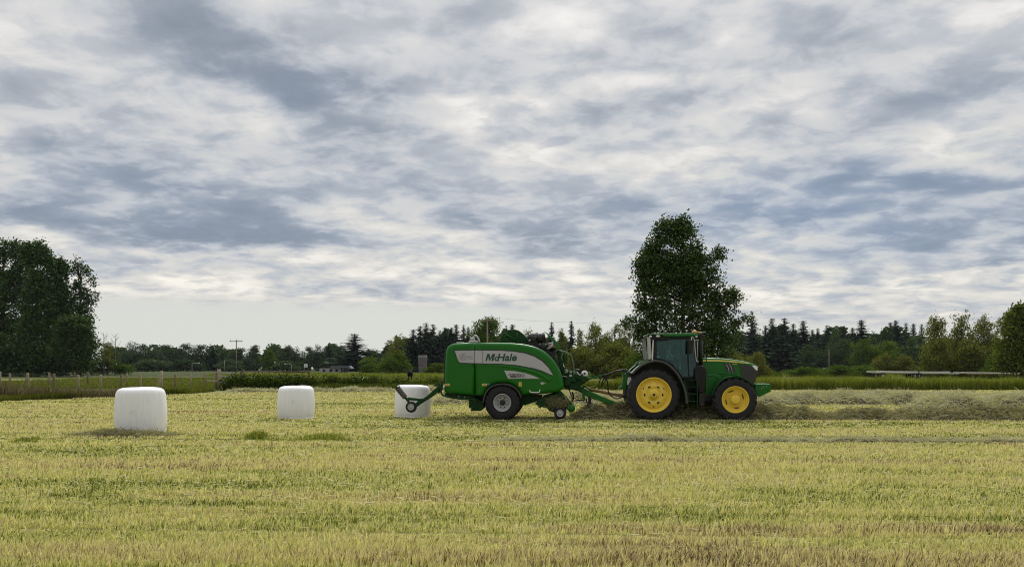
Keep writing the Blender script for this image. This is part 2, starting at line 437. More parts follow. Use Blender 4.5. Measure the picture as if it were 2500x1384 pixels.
# ------------------------------------------------------------------ frame of the two hitched machines
YAW = R(-4.0); OY = 27.45; OX = gx(1530, OY)
FRAME = Matrix.Translation((OX, OY, 0)) @ Matrix.Rotation(YAW, 4, 'Z')
FINV = FRAME.inverted()
def L(px, py, y):
    """photo point -> machine frame, on the lengthwise plane at local y"""
    c = FINV @ Vector((0, 0, EYE)); d = FINV.to_3x3() @ Vector(((px-1250)/FPX, 1, (HOR-py)/FPX))
    t = (y - c.y) / d.y; p = c + d*t
    return Vector((p.x, y, p.z))
def A(zx, zy, y): return L(940 + zx*500/2471, 760 + zy*280/1384, y)       # baler close-up
def B(zx, zy, y): return L(1400 + zx*500/2471, 760 + zy*280/1384, y)      # tractor close-up
def C3(zx, zy, y): return L(1360 + zx*200/1628, 860 + zy*170/1384, y)     # drawbar close-up
def C7(zx, zy, y): return L(940 + zx*200/2129, 900 + zy*130/1384, y)      # tail arm close-up
def C4(zx, zy, y): return L(1280 + zx*200/1628, 780 + zy*170/1384, y)     # wrapper close-up
def C5(zx, zy, y): return L(1560 + zx*180/1779, 790 + zy*140/1384, y)     # cab close-up
def C6(zx, zy, y): return L(1680 + zx*220/1692, 850 + zy*180/1384, y)     # bonnet close-up
def xz(fn, pts, y): return [(fn(a, b, y).x, fn(a, b, y).z) for a, b in pts]
def scl(fn, y):
    """metres per close-up pixel at plane y"""
    return (fn(1001, 700, y) - fn(1000, 700, y)).length

def wheel(parent, org, c, y_out, width, Rt, rim_r, paint, side, lugs=20, style='rear', lug_h=0.045, name='wheel', tread=True):
    """c = (x, z) of the hub; y_out = outer face; side -1 = towards -y"""
    w = MB(); y_in = y_out - side*width
    mid = (y_out+y_in)/2; h = width/2
    Rb = Rt - (lug_h if tread else 0)
    prof = [(rim_r, h*0.86), (rim_r+0.02, h*0.96), (rim_r+(Rb-rim_r)*0.45, h*1.0), (rim_r+(Rb-rim_r)*0.8, h*0.97), (Rb-0.02, h*0.86), (Rb, h*0.6), (Rb+0.006, 0),
            (Rb, -h*0.6), (Rb-0.02, -h*0.86), (rim_r+(Rb-rim_r)*0.8, -h*0.97), (rim_r+(Rb-rim_r)*0.45, -h), (rim_r+0.02, -h*0.96), (rim_r, -h*0.86)]
    w.lathe(prof, (c[0], mid, c[1]), 56)
    if tread:
        for sgn in (-1, 1):
            for k in range(lugs):
                th0 = 2*math.pi*(k + (0.5 if sgn > 0 else 0))/lugs
                path = []
                for (fy, dth, rr) in ((-0.06, -0.02, Rb), (0.35, 0.09, Rb), (0.72, 0.19, Rb-0.006), (0.93, 0.25, Rb-0.03), (1.0, 0.27, Rb-0.085)):
                    path.append((fy*h*sgn, th0+dth*side_dir, rr))
                wd = 0.42*math.pi/lugs
                vs = []; fs = []
                for (yy, th, rr) in path:
                    for (dt, dr) in ((-wd, -0.01), (-wd*0.72, lug_h), (wd*0.72, lug_h), (wd, -0.01)):
                        r_ = rr + dr
                        if rr < Rb-0.05: r_ = rr + dr*0.75
                        vs.append((c[0]+r_*math.cos(th+dt), mid+yy, c[1]+r_*math.sin(th+dt)))
                for i in range(len(path)-1):
                    for j in range(3): a = i*4+j; fs.append((a, a+1, a+5, a+4))
                fs += [(0,1,2,3), tuple(len(path)*4-4+q for q in (3,2,1,0))]
                w.raw(vs, fs)
    return w, mid, h
side_dir = 1
EACH = ('bolt', 'frame_bolt', 'bonnet_vent', 'vent_trim', 'bumper_rail', 'hydraulic_hose', 'cable_fitting', 'rear_post', 'post_trim', 'sticker_print', 'valve_fitting', 'panel_ridge', 'film_dispenser')
# ------------------------------------------------------------------ the tractor
def strip(path, t, up=True):
    """closed outline of a band of thickness t (metres) under a path of (x, z)"""
    P = [Vector(p) for p in path]; low = []
    for i, p in enumerate(P):
        d = (P[min(i+1, len(P)-1)] - P[max(i-1, 0)]).normalized(); n = Vector((-d.y, d.x))
        if n.y < 0 and abs(n.y) > 0.2: n = -n
        low.append(p - n*t)
    return [(p.x, p.y) for p in P] + [(p.x, p.y) for p in reversed(low)]
def fit_text(name, body, fn, x0, x1, y0, y1, plane, mat, parent, org, bold=0.0, shear=0.0, depth=0.004):
    """lettering filling the close-up rectangle on a side plate"""
    o = text_mesh(name, body, 1.0, mat, parent, Matrix.Identity(4), bold, shear, 0.004)
    xs = [v.co.x for v in o.data.vertices]; ys = [v.co.y for v in o.data.vertices]
    a = fn(x0, y1, plane); b = fn(x1, y0, plane)
    sx = (b.x-a.x)/(max(xs)-min(xs)); sz = (b.z-a.z)/(max(ys)-min(ys))
    for v in o.data.vertices:
        x, y, z = v.co
        v.co = (a.x+(x-min(xs))*sx-org[0], plane - z - org[1], a.z+(y-min(ys))*sz-org[2])
    return o
def at_frame(p): return FRAME @ Vector(p)

def wheel_set(root, org, c, y_out, side, width, R_, Rr, rimfn, lugs, lug_h, tread=True):
    hub = empty('wheel', (c[0]-org[0], y_out-org[1], c[1]-org[2])); hub.parent = root; hub.rotation_euler = (0, 0, 0)
    w, mid, h = wheel(None, None, (0, 0), 0, width, R_, Rr, None, side, lugs, lug_h=lug_h, tread=tread)
    w.build('tyre', MATS['tyre_rubber'], hub)
    rimfn(hub, Rr, side, width)
    return hub
def oval(mb, x, y, z, a, b, th, side, d=0.004, n=16):
    vs = []; 
    for k in range(n):
        p = 2*math.pi*k/n; u, v = a*math.cos(p), b*math.sin(p)
        vs.append((x+u*math.cos(th)-v*math.sin(th), y, z+u*math.sin(th)+v*math.cos(th)))
    vs2 = [(p[0], p[1]+side*d, p[2]) for p in vs]
    mb.raw(vs+vs2, [tuple(range(n)), tuple(range(n, 2*n))]+[(k, (k+1) % n, n+(k+1) % n, n+k) for k in range(n)])
def rim_back(Rr, s, width):
    """inner side of a rim, seen when looking past the hub"""
    return [(Rr+0.01, -s*width*0.9), (Rr-0.03, -s*width*0.88), (Rr-0.05, -s*width*0.5)]
def rear_rim(hub, Rr, s, width):
    r = MB(); f = lambda q: s*q
    prof = [(Rr+0.012, f(-0.02)), (Rr+0.010, f(0.012)), (Rr-0.012, f(0.016)), (Rr-0.026, f(0.0)), (Rr-0.036, f(-0.05)), (Rr*0.89, f(-0.065)), (Rr*0.86, f(-0.105)), (Rr*0.80, f(-0.115)),
            (Rr*0.775, f(-0.085)), (Rr*0.66, f(-0.075)), (Rr*0.61, f(-0.055)), (Rr*0.43, f(-0.050)), (Rr*0.39, f(-0.068)), (Rr*0.30, f(-0.068)), (Rr*0.265, f(-0.045)), (Rr*0.255, f(-0.01)), (Rr*0.15, f(-0.005)), (Rr*0.14, f(0.05)), (Rr*0.085, f(0.055)), (Rr*0.08, f(0.02)), (0.0005, f(0.02))]
    r.lathe(prof, (0, 0, 0), 64)
    r.lathe([(Rr-0.03, f(-0.05)), (Rr-0.02, f(-width)), (Rr+0.01, f(-width))], (0, 0, 0), 48)
    for k in range(12):
        th = 2*math.pi*k/12; r.ball((Rr*0.205*math.cos(th), f(0.0), Rr*0.205*math.sin(th)), 0.014, 6, 4)
    for k in range(12):
        th = 2*math.pi*(k+0.5)/12; r.box((Rr*0.70*math.cos(th), f(-0.068), Rr*0.70*math.sin(th)), (0.035, 0.03, 0.055), (0, -th, 0))
    r.build('rim', MATS['yellow_paint'], hub)
    b = MB()
    for k in range(6):
        th = math.pi/3*k + math.pi/6+0.52; oval(b, Rr*0.515*math.cos(th), f(-0.049), Rr*0.515*math.sin(th), 0.052, 0.030, th+math.pi/2, s)
    for th in (math.pi/2+math.pi, 0.55, math.pi-0.55): oval(b, Rr*0.69*math.cos(th), f(-0.072), Rr*0.69*math.sin(th), 0.024, 0.024, 0, s)
    oval(b, 0, f(0.022), 0, Rr*0.075, Rr*0.075, 0, s)
    b.build_each('rim_slot', MATS['dark_metal'], hub)
def front_rim(hub, Rr, s, width):
    r = MB(); f = lambda q: s*q
    prof = [(Rr+0.012, f(-0.02)), (Rr+0.010, f(0.012)), (Rr-0.010, f(0.014)), (Rr-0.022, f(-0.01)), (Rr-0.035, f(-0.075)), (Rr*0.80, f(-0.10)), (Rr*0.74, f(-0.15)), (Rr*0.60, f(-0.165)), (Rr*0.55, f(-0.12)), (Rr*0.50, f(-0.115)), (Rr*0.47, f(-0.14)), (Rr*0.36, f(-0.14)), (Rr*0.335, f(-0.08)), (Rr*0.325, f(0.0)), (Rr*0.30, f(0.018)), (Rr*0.25, f(0.022)), (0.0005, f(0.024))]
    r.lathe(prof, (0, 0, 0), 56)
    r.lathe([(Rr-0.03, f(-0.05)), (Rr-0.02, f(-width)), (Rr+0.01, f(-width))], (0, 0, 0), 40)
    for k in range(10):
        th = 2*math.pi*k/10; r.ball((Rr*0.42*math.cos(th), f(-0.13), Rr*0.42*math.sin(th)), 0.013, 6, 4)
    r.build('rim', MATS['yellow_paint'], hub)
    b = MB()
    for (dx, dz) in ((-43, 97), (92, 37), (-103, -33), (27, -95)):
        th = math.atan2(dz, dx); oval(b, Rr*0.665*math.cos(th), f(-0.151), Rr*0.665*math.sin(th), 0.10, 0.016, th+math.pi/2-0.12, s, 0.012)
    b.build_each('rim_slot', MATS['dark_metal'], hub)

def build_tractor():
    yo = -1.12
    c_r = B(970, 1001, yo); c_f = B(1957, 1077, yo); s = scl(B, yo)
    org = Vector(((c_r.x+c_f.x)/2, 0, 0))
    root = empty('tractor', at_frame(org), YAW)
    tag(root, 'green farm tractor with yellow wheel rims pulling the baler', 'tractor')
    Rr_, Rf_ = 322*s, 266*s
    global side_dir
    for sd in (-1, 1):
        side_dir = 1
        wheel_set(root, org, (c_r.x, Rr_*0.985), sd*1.12, sd, 0.46, Rr_, 211*s, rear_rim, 21, 0.05)
        wheel_set(root, org, (c_f.x, Rf_*0.985), sd*1.10, sd, 0.40, Rf_, 160*s, front_rim, 19, 0.042)
    def part(name, mb, mat, parent=root): return (mb.build_each if name in EACH else mb.build)(name, MATS[mat] if isinstance(mat, str) else [MATS[q] for q in mat], parent, org)
    # ---- chassis, axles
    m = MB()
    m.prism(xz(B, [(880, 880), (1560, 900), (1700, 930), (2150, 930), (2160, 1040), (1960, 1085), (1700, 1085), (1400, 1110), (880, 1100)], -0.28), -0.27, 0.27, 0.03)
    m.tube([(c_r.x, -0.9, Rr_*0.985), (c_r.x, 0.9, Rr_*0.985)], 0.15, 12); m.tube([(c_f.x, -0.95, Rf_*0.985), (c_f.x, 0.95, Rf_*0.985)], 0.11, 10)
    m.box((c_f.x, -0.72, Rf_*0.985), (0.3, 0.16, 0.34)); m.box((c_f.x, 0.72, Rf_*0.985), (0.3, 0.16, 0.34))
    m.prism(xz(B, [(1290, 960), (1480, 960), (1700, 1010), (1700, 1090), (1500, 1110), (1290, 1110)], -0.55), -0.55, 0.55, 0.03)
    m.box(tuple(B(1540, 1060, -0.7)), (0.17, 0.3, 0.42)); m.tube([B(1570, 1070, -0.7), B(1700, 1062, -0.7)], 0.02)
    part('chassis', m, 'dark_metal')
    # ---- bonnet
    yb = -0.44
    top = [(1545, 565), (1640, 560), (1760, 562), (1880, 572), (2000, 588), (2090, 606), (2160, 628), (2205, 648), (2226, 664)]
    low = [(2222, 720), (2212, 800), (2200, 850), (2165, 890), (2080, 900), (1990, 915), (1700, 940), (1545, 940)]
    m = MB().prism(xz(B, top+low, yb), yb, -yb, 0.085, steps=4, smooth=True)
    bon = part('bonnet', m, 'green_paint')
    for sd in (-1, 1):
        y1 = yb-0.004 if sd < 0 else -yb+0.004
        def plate(pts, d=0.008):
            o = xz(B, pts, yb-0.004); q = MB()
            return q.prism(o, y1-d if sd < 0 else y1, y1 if sd < 0 else y1+d, 0.002)
        part('bonnet_stripe', plate([(1555, 585), (1740, 586), (1900, 596), (2020, 609), (2118, 624), (2112, 630), (2000, 620), (1880, 610), (1740, 602), (1555, 603)]), 'stripe_yellow', bon)
        q = MB()
        for k in range(3):
            x = 1806+k*38
            q.prism(xz(B, [(x, 628), (x+28, 629), (x+58, 680), (x+70, 736), (x+46, 734), (x+26, 682)], yb-0.004), y1-0.006 if sd < 0 else y1, y1 if sd < 0 else y1+0.006)
        part('bonnet_vent', q, 'black_gloss', bon)
        q = MB()
        for k in range(2):
            x = 1838+k*38
            q.prism(xz(B, [(x, 630), (x+5, 630), (x+34, 680), (x+44, 735), (x+39, 735), (x+28, 682)], yb-0.004), y1-0.010 if sd < 0 else y1, y1 if sd < 0 else y1+0.010)
        part('vent_trim', q, 'pale_steel', bon)
        part('side_grille', plate([(2000, 640), (2090, 646), (2150, 654), (2192, 712), (2214, 722), (2204, 800), (2196, 846), (2162, 886), (2120, 850), (2070, 815), (2040, 795), (2022, 730)], 0.012), 'black_gloss', bon)
        part('headlight', plate([(2152, 656), (2200, 657), (2222, 668), (2219, 716), (2192, 700)], 0.02), 'lamp_white', bon)
        # lower engine side panel with its pressed arc
        q = MB().prism(xz(B, [(1590, 745), (1700, 748), (1760, 770), (1800, 815), (1760, 870), (1715, 930), (1690, 1000), (1590, 1005)], -0.52), sd*0.53, sd*0.42, 0.03, steps=2, smooth=True)
        part('engine_panel', q, 'green_paint')
        q = MB().tube([(p.x, sd*0.535, p.z) for p in smooth_line([B(1600, 772, -0.53), B(1690, 776, -0.53), B(1735, 798, -0.53), B(1762, 830, -0.53), B(1772, 860, -0.53)], 5)], 0.014, 6)
        q.tube([(p.x, sd*0.45, p.z) for p in smooth_line([B(1600, 742, -0.45), B(1760, 745, -0.45), B(1900, 762, -0.45), B(1990, 772, -0.45)], 4)], 0.018, 6)
        part('panel_ridge', q, 'green_paint', bon)
        # front mudguard
        arc = [(1668, 1018), (1690, 958), (1730, 890), (1788, 826), (1850, 792), (1920, 779), (2000, 786), (2070, 813), (2128, 850), (2166, 884)]
        q = MB().prism(strip([(p.x, p.z) for p in smooth_line([B(a, b, -1.08) for a, b in arc], 3)], 0.03), sd*1.09, sd*0.66)
        q.tube([B(1800, 900, -0.6) if sd < 0 else B(1800, 900, -0.6)*1.0+Vector((0, 1.2, 0)), (B(1800, 900, -0.6).x, sd*0.9, B(1800, 830, -0.9).z)], 0.025, 6)
        part('front_mudguard', q, 'dark_green')
    if True:
        o = fit_text('lettering', '6175R', B, 1912, 1972, 629, 640, yb-0.006, MATS['stripe_yellow'], root, org, 0.02, 0.15)
        o.parent = bon
    # ---- weights at the nose
    q = MB().prism(xz(B, [(2192, 885), (2208, 873), (2368, 873), (2385, 888), (2380, 968), (2246, 1030), (2224, 1020), (2192, 960)], -0.40), -0.40, 0.40, 0.022, steps=2)
    q.box(tuple(B(2170, 930, 0)), (0.35, 0.4, 0.2))
    wt = part('front_weight', q, 'green_paint')
    q = MB()
    for (a, b) in ((2295, 915), (2272, 930), (2330, 905)): q.tube([B(a, b, -0.415), B(a, b, -0.38)], 0.018, 8)
    part('bolt', q, 'pale_steel', wt)
    # ---- rear mudguards
    arc = [(703, 746), (745, 697), (800, 652), (862, 617), (930, 594), (1000, 585), (1078, 598), (1150, 632), (1215, 688), (1270, 755), (1313, 830), (1344, 905), (1366, 980), (1376, 1050), (1380, 1112)]
    path = [(p.x, p.z) for p in smooth_line([B(a, b, -1.14) for a, b in arc], 4)]
    for sd in (-1, 1):
        q = MB().prism(strip(path, 0.035), sd*1.14, sd*0.60)
        g = part('rear_mudguard', q, 'green_paint')
        q = MB().prism(strip([(x, z-0.003) for x, z in path], 0.065), sd*1.155, sd*1.10, 0.008)
        part('mudguard_lip', q, 'grey_plastic', g)
        inner = path[::3] + [(path[-1][0], 0.5), (c_r.x+0.3, 0.5), (c_r.x-0.45, 0.75)]
        q = MB().prism(inner, sd*0.60, sd*0.56); part('inner_wall', q, 'black_plastic', g)
        q = MB().prism(xz(B, [(783, 640), (800, 606), (905, 588), (930, 592), (862, 615), (800, 650)], -0.62), sd*0.62, sd*0.80, 0.01)
        part('mudguard_lamp', q, 'pale_green_steel', g)
    # ---- cab
    yc = -0.80
    q = MB().prism(xz(B, [(897, 283), (903, 271), (960, 266), (1480, 263), (1507, 272), (1510, 283), (1492, 303), (1100, 307), (1070, 290), (1050, 281)], -0.88), -0.88, 0.88, 0.03, steps=3, smooth=True)
    roof = part('roof', q, 'green_paint')
    q = MB().prism(xz(B, [(903, 283), (1050, 283), (1070, 292), (1100, 309), (1492, 305), (1500, 322), (1440, 334), (965, 346), (905, 320)], -0.84), -0.84, 0.84, 0.012)
    part('roof_liner', q, 'black_plastic')
    for (a, b, ra, rb) in ((1020, 298, 28, 13), (930, 302, 17, 13), (1483, 305, 14, 12)):
        q = MB(); p = B(a, b, -0.86); q.ball((p.x, -0.86, p.z), (ra*s, 0.03, rb*s), 12, 8); part('work_lamp', q, 'lamp_white', roof)
    q = MB(); p = B(1490, 250, -0.45); q.box((p.x, -0.45, p.z), (110*s, 0.30, 14*s), (0, 0.08, 0), 0.012)
    rec = part('receiver', q, 'receiver_yellow', roof)
    q = MB(); p = B(1462, 246, -0.40); q.ball((p.x, -0.40, p.z), (24*s, 0.07, 24*s), 12, 8); part('receiver_dome', q, 'beacon_orange', roof)
    q = MB(); p = B(985, 260, 0.2); q.box((p.x, 0.2, p.z), (0.04, 0.04, 0.05)); part('aerial_base', q, 'pale_steel', roof)
    cf = MB()
    for sd in (-1, 1):
        a, b = sd*0.81, sd*0.75
        cf.prism(xz(B, [(968, 345), (1006, 345), (1003, 470), (1004, 562), (1070, 580), (1040, 592), (962, 590)], yc), a, b)
        cf.prism(strip([(p.x, p.z) for p in smooth_line([B(x, y, yc) for x, y in ((1000, 566), (1075, 578), (1150, 612), (1215, 668), (1270, 735), (1318, 806))], 4)], 0.055), a, b)
        cf.prism(xz(B, [(965, 330), (1450, 318), (1452, 334), (1160, 340), (1130, 356), (965, 358)], yc), a, b)
        cf.prism(xz(B, [(1440, 325), (1462, 325), (1482, 450), (1508, 610), (1508, 690), (1460, 800), (1432, 800), (1470, 690), (1482, 612), (1462, 470)], yc), a, b)
        cf.prism(xz(B, [(1310, 786), (1440, 784), (1440, 806), (1310, 808)], yc), a, b)
        cf.prism(xz(B, [(1370, 345), (1384, 345), (1392, 600), (1400, 790), (1386, 790), (1376, 600)], yc), a, b-sd*0.01)
    cf.box(tuple((B(985, 470, 0) + Vector((0, 0, 0)))), (0.05, 1.5, 0.05))
    part('cab_frame', cf, 'black_plastic')
    q = MB()
    for sd in (-1, 1):
        q.prism(xz(B, [(893, 312), (928, 312), (936, 430), (944, 556), (925, 582), (908, 582), (898, 470)], -0.84), sd*0.845, sd*0.74, 0.012)
    part('rear_post', q, 'pale_steel')
    q = MB()
    for sd in (-1, 1):
        q.prism(xz(B, [(957, 346), (968, 346), (964, 470), (960, 590), (944, 590), (948, 470)], -0.82), sd*0.825, sd*0.79)
    part('post_trim', q, 'white_paint')
    q = MB()
    for (a, b) in ((1300, 0), ): pass
    pane = [(1004, 356), (1130, 354), (1160, 338), (1450, 332), (1470, 470), (1490, 610), (1468, 690), (1432, 786), (1318, 788), (1270, 720), (1215, 655), (1150, 605), (1075, 575), (1004, 566)]
    for sd in (-1, 1):
        q = MB().prism(xz(B, pane, yc), sd*0.785, sd*0.779)
        part('side_window', q, 'cab_glass')
    q = MB(); p0, p1 = B(1456, 332, 0), B(1496, 606, 0)
    q.raw([(p0.x, -0.74, p0.z), (p0.x, 0.74, p0.z), (p1.x, 0.74, p1.z), (p1.x, -0.74, p1.z)], [(0, 1, 2, 3)]); part('windscreen', q, 'cab_glass')
    q = MB(); p0, p1 = B(975, 350, 0), B(975, 580, 0)
    q.raw([(p0.x, -0.74, p0.z), (p0.x, 0.74, p0.z), (p1.x, 0.74, p1.z), (p1.x, -0.74, p1.z)], [(0, 1, 2, 3)]); part('rear_window', q, 'cab_glass')
    # inside: floor, dashboard, seat, steering wheel
    q = MB().prism(xz(B, [(990, 590), (1080, 600), (1180, 660), (1260, 760), (1470, 780), (1500, 640), (1560, 640), (1560, 960), (1000, 960)], -0.5), -0.55, 0.55, 0.02)
    part('cab_floor', q, 'black_plastic')
    q = MB().prism(xz(B, [(1400, 520), (1440, 500), (1495, 560), (1500, 780), (1420, 780)], 0), -0.3, 0.3, 0.03); q.box(tuple(B(1330, 430, 0.35)), (0.05, 0.22, 0.30)); q.tube([B(1330, 430, 0.35), B(1300, 640, 0.4)], 0.02)
    part('dashboard', q, 'black_plastic')
    q = MB(); ctr = B(1345, 540, 0); ring = []
    for k in range(25):
        t = 2*math.pi*k/24; ring.append(ctr + Vector((0.10*math.cos(t), 0.20*math.sin(t), 0.14*math.cos(t)*1.1)))
    q.tube(ring, 0.014, 6, cap=False); q.tube([ctr, B(1420, 640, 0)], 0.03); q.tube([ctr+Vector((0, -0.2, 0)), ctr+Vector((0, 0.2, 0))], 0.012)
    part('steering_wheel', q, 'black_plastic')
    q = MB(); p = B(1130, 640, 0); q.box((p.x+0.02, 0, p.z), (0.5, 0.5, 0.14), (0, 0, 0), 0.03); p = B(1075, 530, 0); q.box((p.x, 0, p.z+0.02), (0.13, 0.48, 0.62), (0, -0.12, 0), 0.03); q.box((B(1150, 700, 0).x, 0, B(1150, 700, 0).z), (0.3, 0.3, 0.25))
    part('driver_seat', q, 'seat_fabric')
    # ---- exhaust, mirror, handrail
    q = MB(); ye = -0.66
    q.tube([B(1535, 655, ye), B(1535, 352, ye)], 26*s, 14); q.tube(smooth_line([B(1530, 352, ye), B(1532, 305, ye), B(1545, 280, ye), B(1568, 268, ye), B(1592, 268, ye)], 4), 0.05, 10)
    q.tube([B(1500, 650, ye), B(1570, 650, ye)], 0.06, 8); q.tube([B(1600, 615, ye+0.1), B(1606, 590, ye+0.1), B(1600, 575, ye+0.1), B(1608, 560, ye+0.1)], 0.012, 6)
    part('exhaust', q, 'black_plastic')
    q = MB(); p = B(1413, 428, -1.08); q.box((p.x, -1.08, p.z), (66*s, 0.06, 168*s), (0, 0.06, 0.5), 0.015)
    mir = part('mirror', q, 'black_plastic')
    q = MB(); q.tube(smooth_line([B(1424, 345, -1.0), B(1424, 322, -0.95), B(1440, 314, -0.9), B(1458, 345, -0.87), B(1466, 450, -0.86), B(1478, 560, -0.86), B(1488, 604, -0.86), B(1510, 604, -0.86)], 4), 0.017, 6)
    q.tube(smooth_line([B(1470, 352, -0.84), B(1492, 342, -0.8), B(1515, 348, -0.75)], 3), 0.014, 6); q.tube([B(1496, 360, -0.8), B(1500, 600, -0.8)], 0.012, 6)
    part('handrail', q, 'pale_steel')
    # ---- tank, steps
    q = MB().prism(xz(B, [(1458, 700), (1500, 655), (1560, 652), (1600, 672), (1608, 720), (1600, 850), (1590, 985), (1510, 985), (1490, 900), (1462, 800)], -0.92), -0.92, -0.44, 0.04, steps=2, smooth=True)
    part('fuel_tank', q, 'black_plastic')
    q = MB(); y0, y1 = -1.02, -0.62
    q.prism(xz(B, [(1328, 822), (1345, 822), (1388, 1000), (1388, 1168), (1378, 1168), (1376, 1010)], y0), y0, y1)
    q.prism(xz(B, [(1484, 822), (1494, 822), (1504, 1000), (1504, 1168), (1490, 1168), (1492, 1000)], y0), y0, y1)
    for (a, b, yy) in ((1330, 1490, 822), (1366, 1494, 908), (1384, 1500, 994), (1384, 1502, 1080)):
        q.prism(xz(B, [(a, yy), (b, yy), (b, yy+9), (a, yy+9)], y0), y0-0.02, y1)
    q.prism(xz(B, [(1346, 835), (1484, 835), (1488, 900), (1364, 900)], y1), y1-0.01, y1+0.04); q.prism(xz(B, [(1388, 1005), (1494, 1005), (1498, 1075), (1388, 1075)], y1), y1-0.01, y1+0.04)
    part('step_ladder', q, 'dark_green')
    # ---- hitch at the rear
    q = MB().prism(xz(B, [(612, 765), (640, 738), (668, 748), (655, 830), (640, 905), (642, 945), (578, 940), (545, 912), (580, 900)], -0.1), -0.12, 0.12, 0.015)
    q.box(tuple(B(600, 770, 0)), (0.06, 0.3, 0.12)); q.tube([B(600, 770, 0), B(652, 690, 0)], 0.02, 6)
    q.prism(xz(B, [(640, 900), (900, 960), (900, 1010), (640, 945)], 0.3), -0.33, -0.27); q.prism(xz(B, [(640, 900), (900, 960), (900, 1010), (640, 945)], 0.3), 0.27, 0.33)
    part('rear_linkage', q, 'green_paint')
    q = MB().prism(xz(B, [(657, 796), (692, 792), (700, 830), (688, 866), (646, 890), (650, 840)], -0.35), -0.36, -0.34); part('marker_plate', q, 'white_paint')
    q = MB().prism(xz(B, [(668, 740), (800, 700), (880, 760), (880, 930), (700, 880), (668, 800)], -0.35), -0.33, 0.5); q.prism(xz(B, [(600, 1140), (900, 1110), (900, 1145), (600, 1165)], 0), -0.07, 0.07)
    part('drawbar', q, 'dark_metal')
    return root, org
tractor, tractor_org = build_tractor()

# ------------------------------------------------------------------ the driver, seen through the glass
def skin_person(name, nodes, edges, mats, loc, rz):
    """one continuous body grown over a skeleton; nodes = [(co, radius)]"""
    me = bpy.data.meshes.new(name); me.from_pydata([n[0] for n in nodes], edges, [])
    o = bpy.data.objects.new(name, me); COL.objects.link(o)
    md = o.modifiers.new('skin', 'SKIN'); md.use_smooth_shade = True
    for v, n in zip(me.skin_vertices[0].data, nodes):
        r_ = n[1] if isinstance(n[1], tuple) else (n[1], n[1]); v.radius = r_
    me.skin_vertices[0].data[0].use_root = True
    sb = o.modifiers.new('sub', 'SUBSURF'); sb.levels = 1; sb.render_levels = 1
    bpy.context.view_layer.update()
    nm = bpy.data.meshes.new_from_object(o.evaluated_get(bpy.context.evaluated_depsgraph_get()))
    bpy.data.objects.remove(o); bpy.data.meshes.remove(me); nm.name = name
    nm.materials.clear()
    for m_ in mats: nm.materials.append(m_)
    o = bpy.data.objects.new(name, nm); COL.objects.link(o); o.location = loc; o.rotation_euler = (0, 0, rz)
    return o
def build_driver():
    seat = B(1125, 640, 0); head = B(1147, 400, 0)
    base = Vector((seat.x, 0, seat.z+0.09)); H = lambda x, y, z: (x, y, z)
    hz = head.z - base.z; k = hz/0.72
    N = []; E = []
    def n(co, r, par=None):
        N.append(((co[0]*k, co[1]*k, co[2]*k), (r[0]*k, r[1]*k) if isinstance(r, tuple) else r*k)); i = len(N)-1
        if par is not None: E.append((par, i))
        return i
    pel = n((0, 0, 0.06), (0.15, 0.12)); sp = n((-0.02, 0, 0.22), (0.145, 0.11), pel); ch = n((0.0, 0, 0.40), (0.17, 0.115), sp); nk = n((0.03, 0, 0.53), 0.06, ch)
    jw = n((0.055, 0, 0.62), (0.066, 0.075), nk); hd = n((0.055, 0, 0.70), (0.075, 0.088), jw); cr = n((0.045, 0, 0.77), (0.06, 0.068), hd)
    n((0.145, 0, 0.675), 0.016, hd)      # nose
    for s_ in (-1, 1):
        sh = n((0.01, s_*0.19, 0.47), 0.062, ch); el = n((0.14, s_*0.27, 0.24), 0.045, sh); wr = n((0.38, s_*0.19, 0.27), 0.030, el); pm = n((0.44, s_*0.17, 0.285), (0.036, 0.02), wr)
        for q in range(4):
            f1 = n((0.475, s_*(0.145+0.017*q), 0.305-0.006*abs(q-1)), 0.009, pm); f2 = n((0.49, s_*(0.145+0.017*q), 0.28), 0.008, f1); n((0.475, s_*(0.145+0.017*q), 0.262), 0.0075, f2)
        t1 = n((0.455, s_*0.13, 0.285), 0.010, pm); n((0.47, s_*0.12, 0.27), 0.008, t1)
        hp = n((0.06, s_*0.10, 0.05), 0.085, pel); kn = n((0.44, s_*0.13, 0.04), 0.062, hp); an = n((0.46, s_*0.13, -0.33), 0.042, kn); n((0.58, s_*0.13, -0.37), 0.038, an)
    o = skin_person('person', N, E, [MATS['shirt_pale'], MATS['skin'], MATS['jeans']], at_frame(base), YAW)
    for p in o.data.polygons:
        c = p.center/k
        if c.z > 0.53 or (c.x > 0.34 and c.z > 0.15): p.material_index = 1
        elif c.z < 0.10: p.material_index = 2
    q = MB(); q.ball((0.045*k, 0, 0.755*k), (0.095*k, 0.085*k, 0.065*k), 14, 8); q.prism([(0.10*k, 0.745*k), (0.21*k, 0.735*k), (0.21*k, 0.745*k), (0.10*k, 0.765*k)], -0.06*k, 0.06*k)
    q.build('cap', MATS['cap_dark'], o)
    q = MB()
    for s_ in (-1, 1): q.ball((0.122*k, s_*0.032*k, 0.705*k), 0.011*k, 6, 4)
    q.build_each('eye', MATS['cap_dark'], o)
    q = MB(); 
    for s_ in (-1, 1): q.ball((0.045*k, s_*0.088*k, 0.69*k), (0.022*k, 0.012*k, 0.032*k), 8, 6)
    q.build_each('ear', MATS['skin'], o)
    tag(o, 'driver in dark cap and pale shirt seated behind the tractor cab glass', 'person')
build_driver()
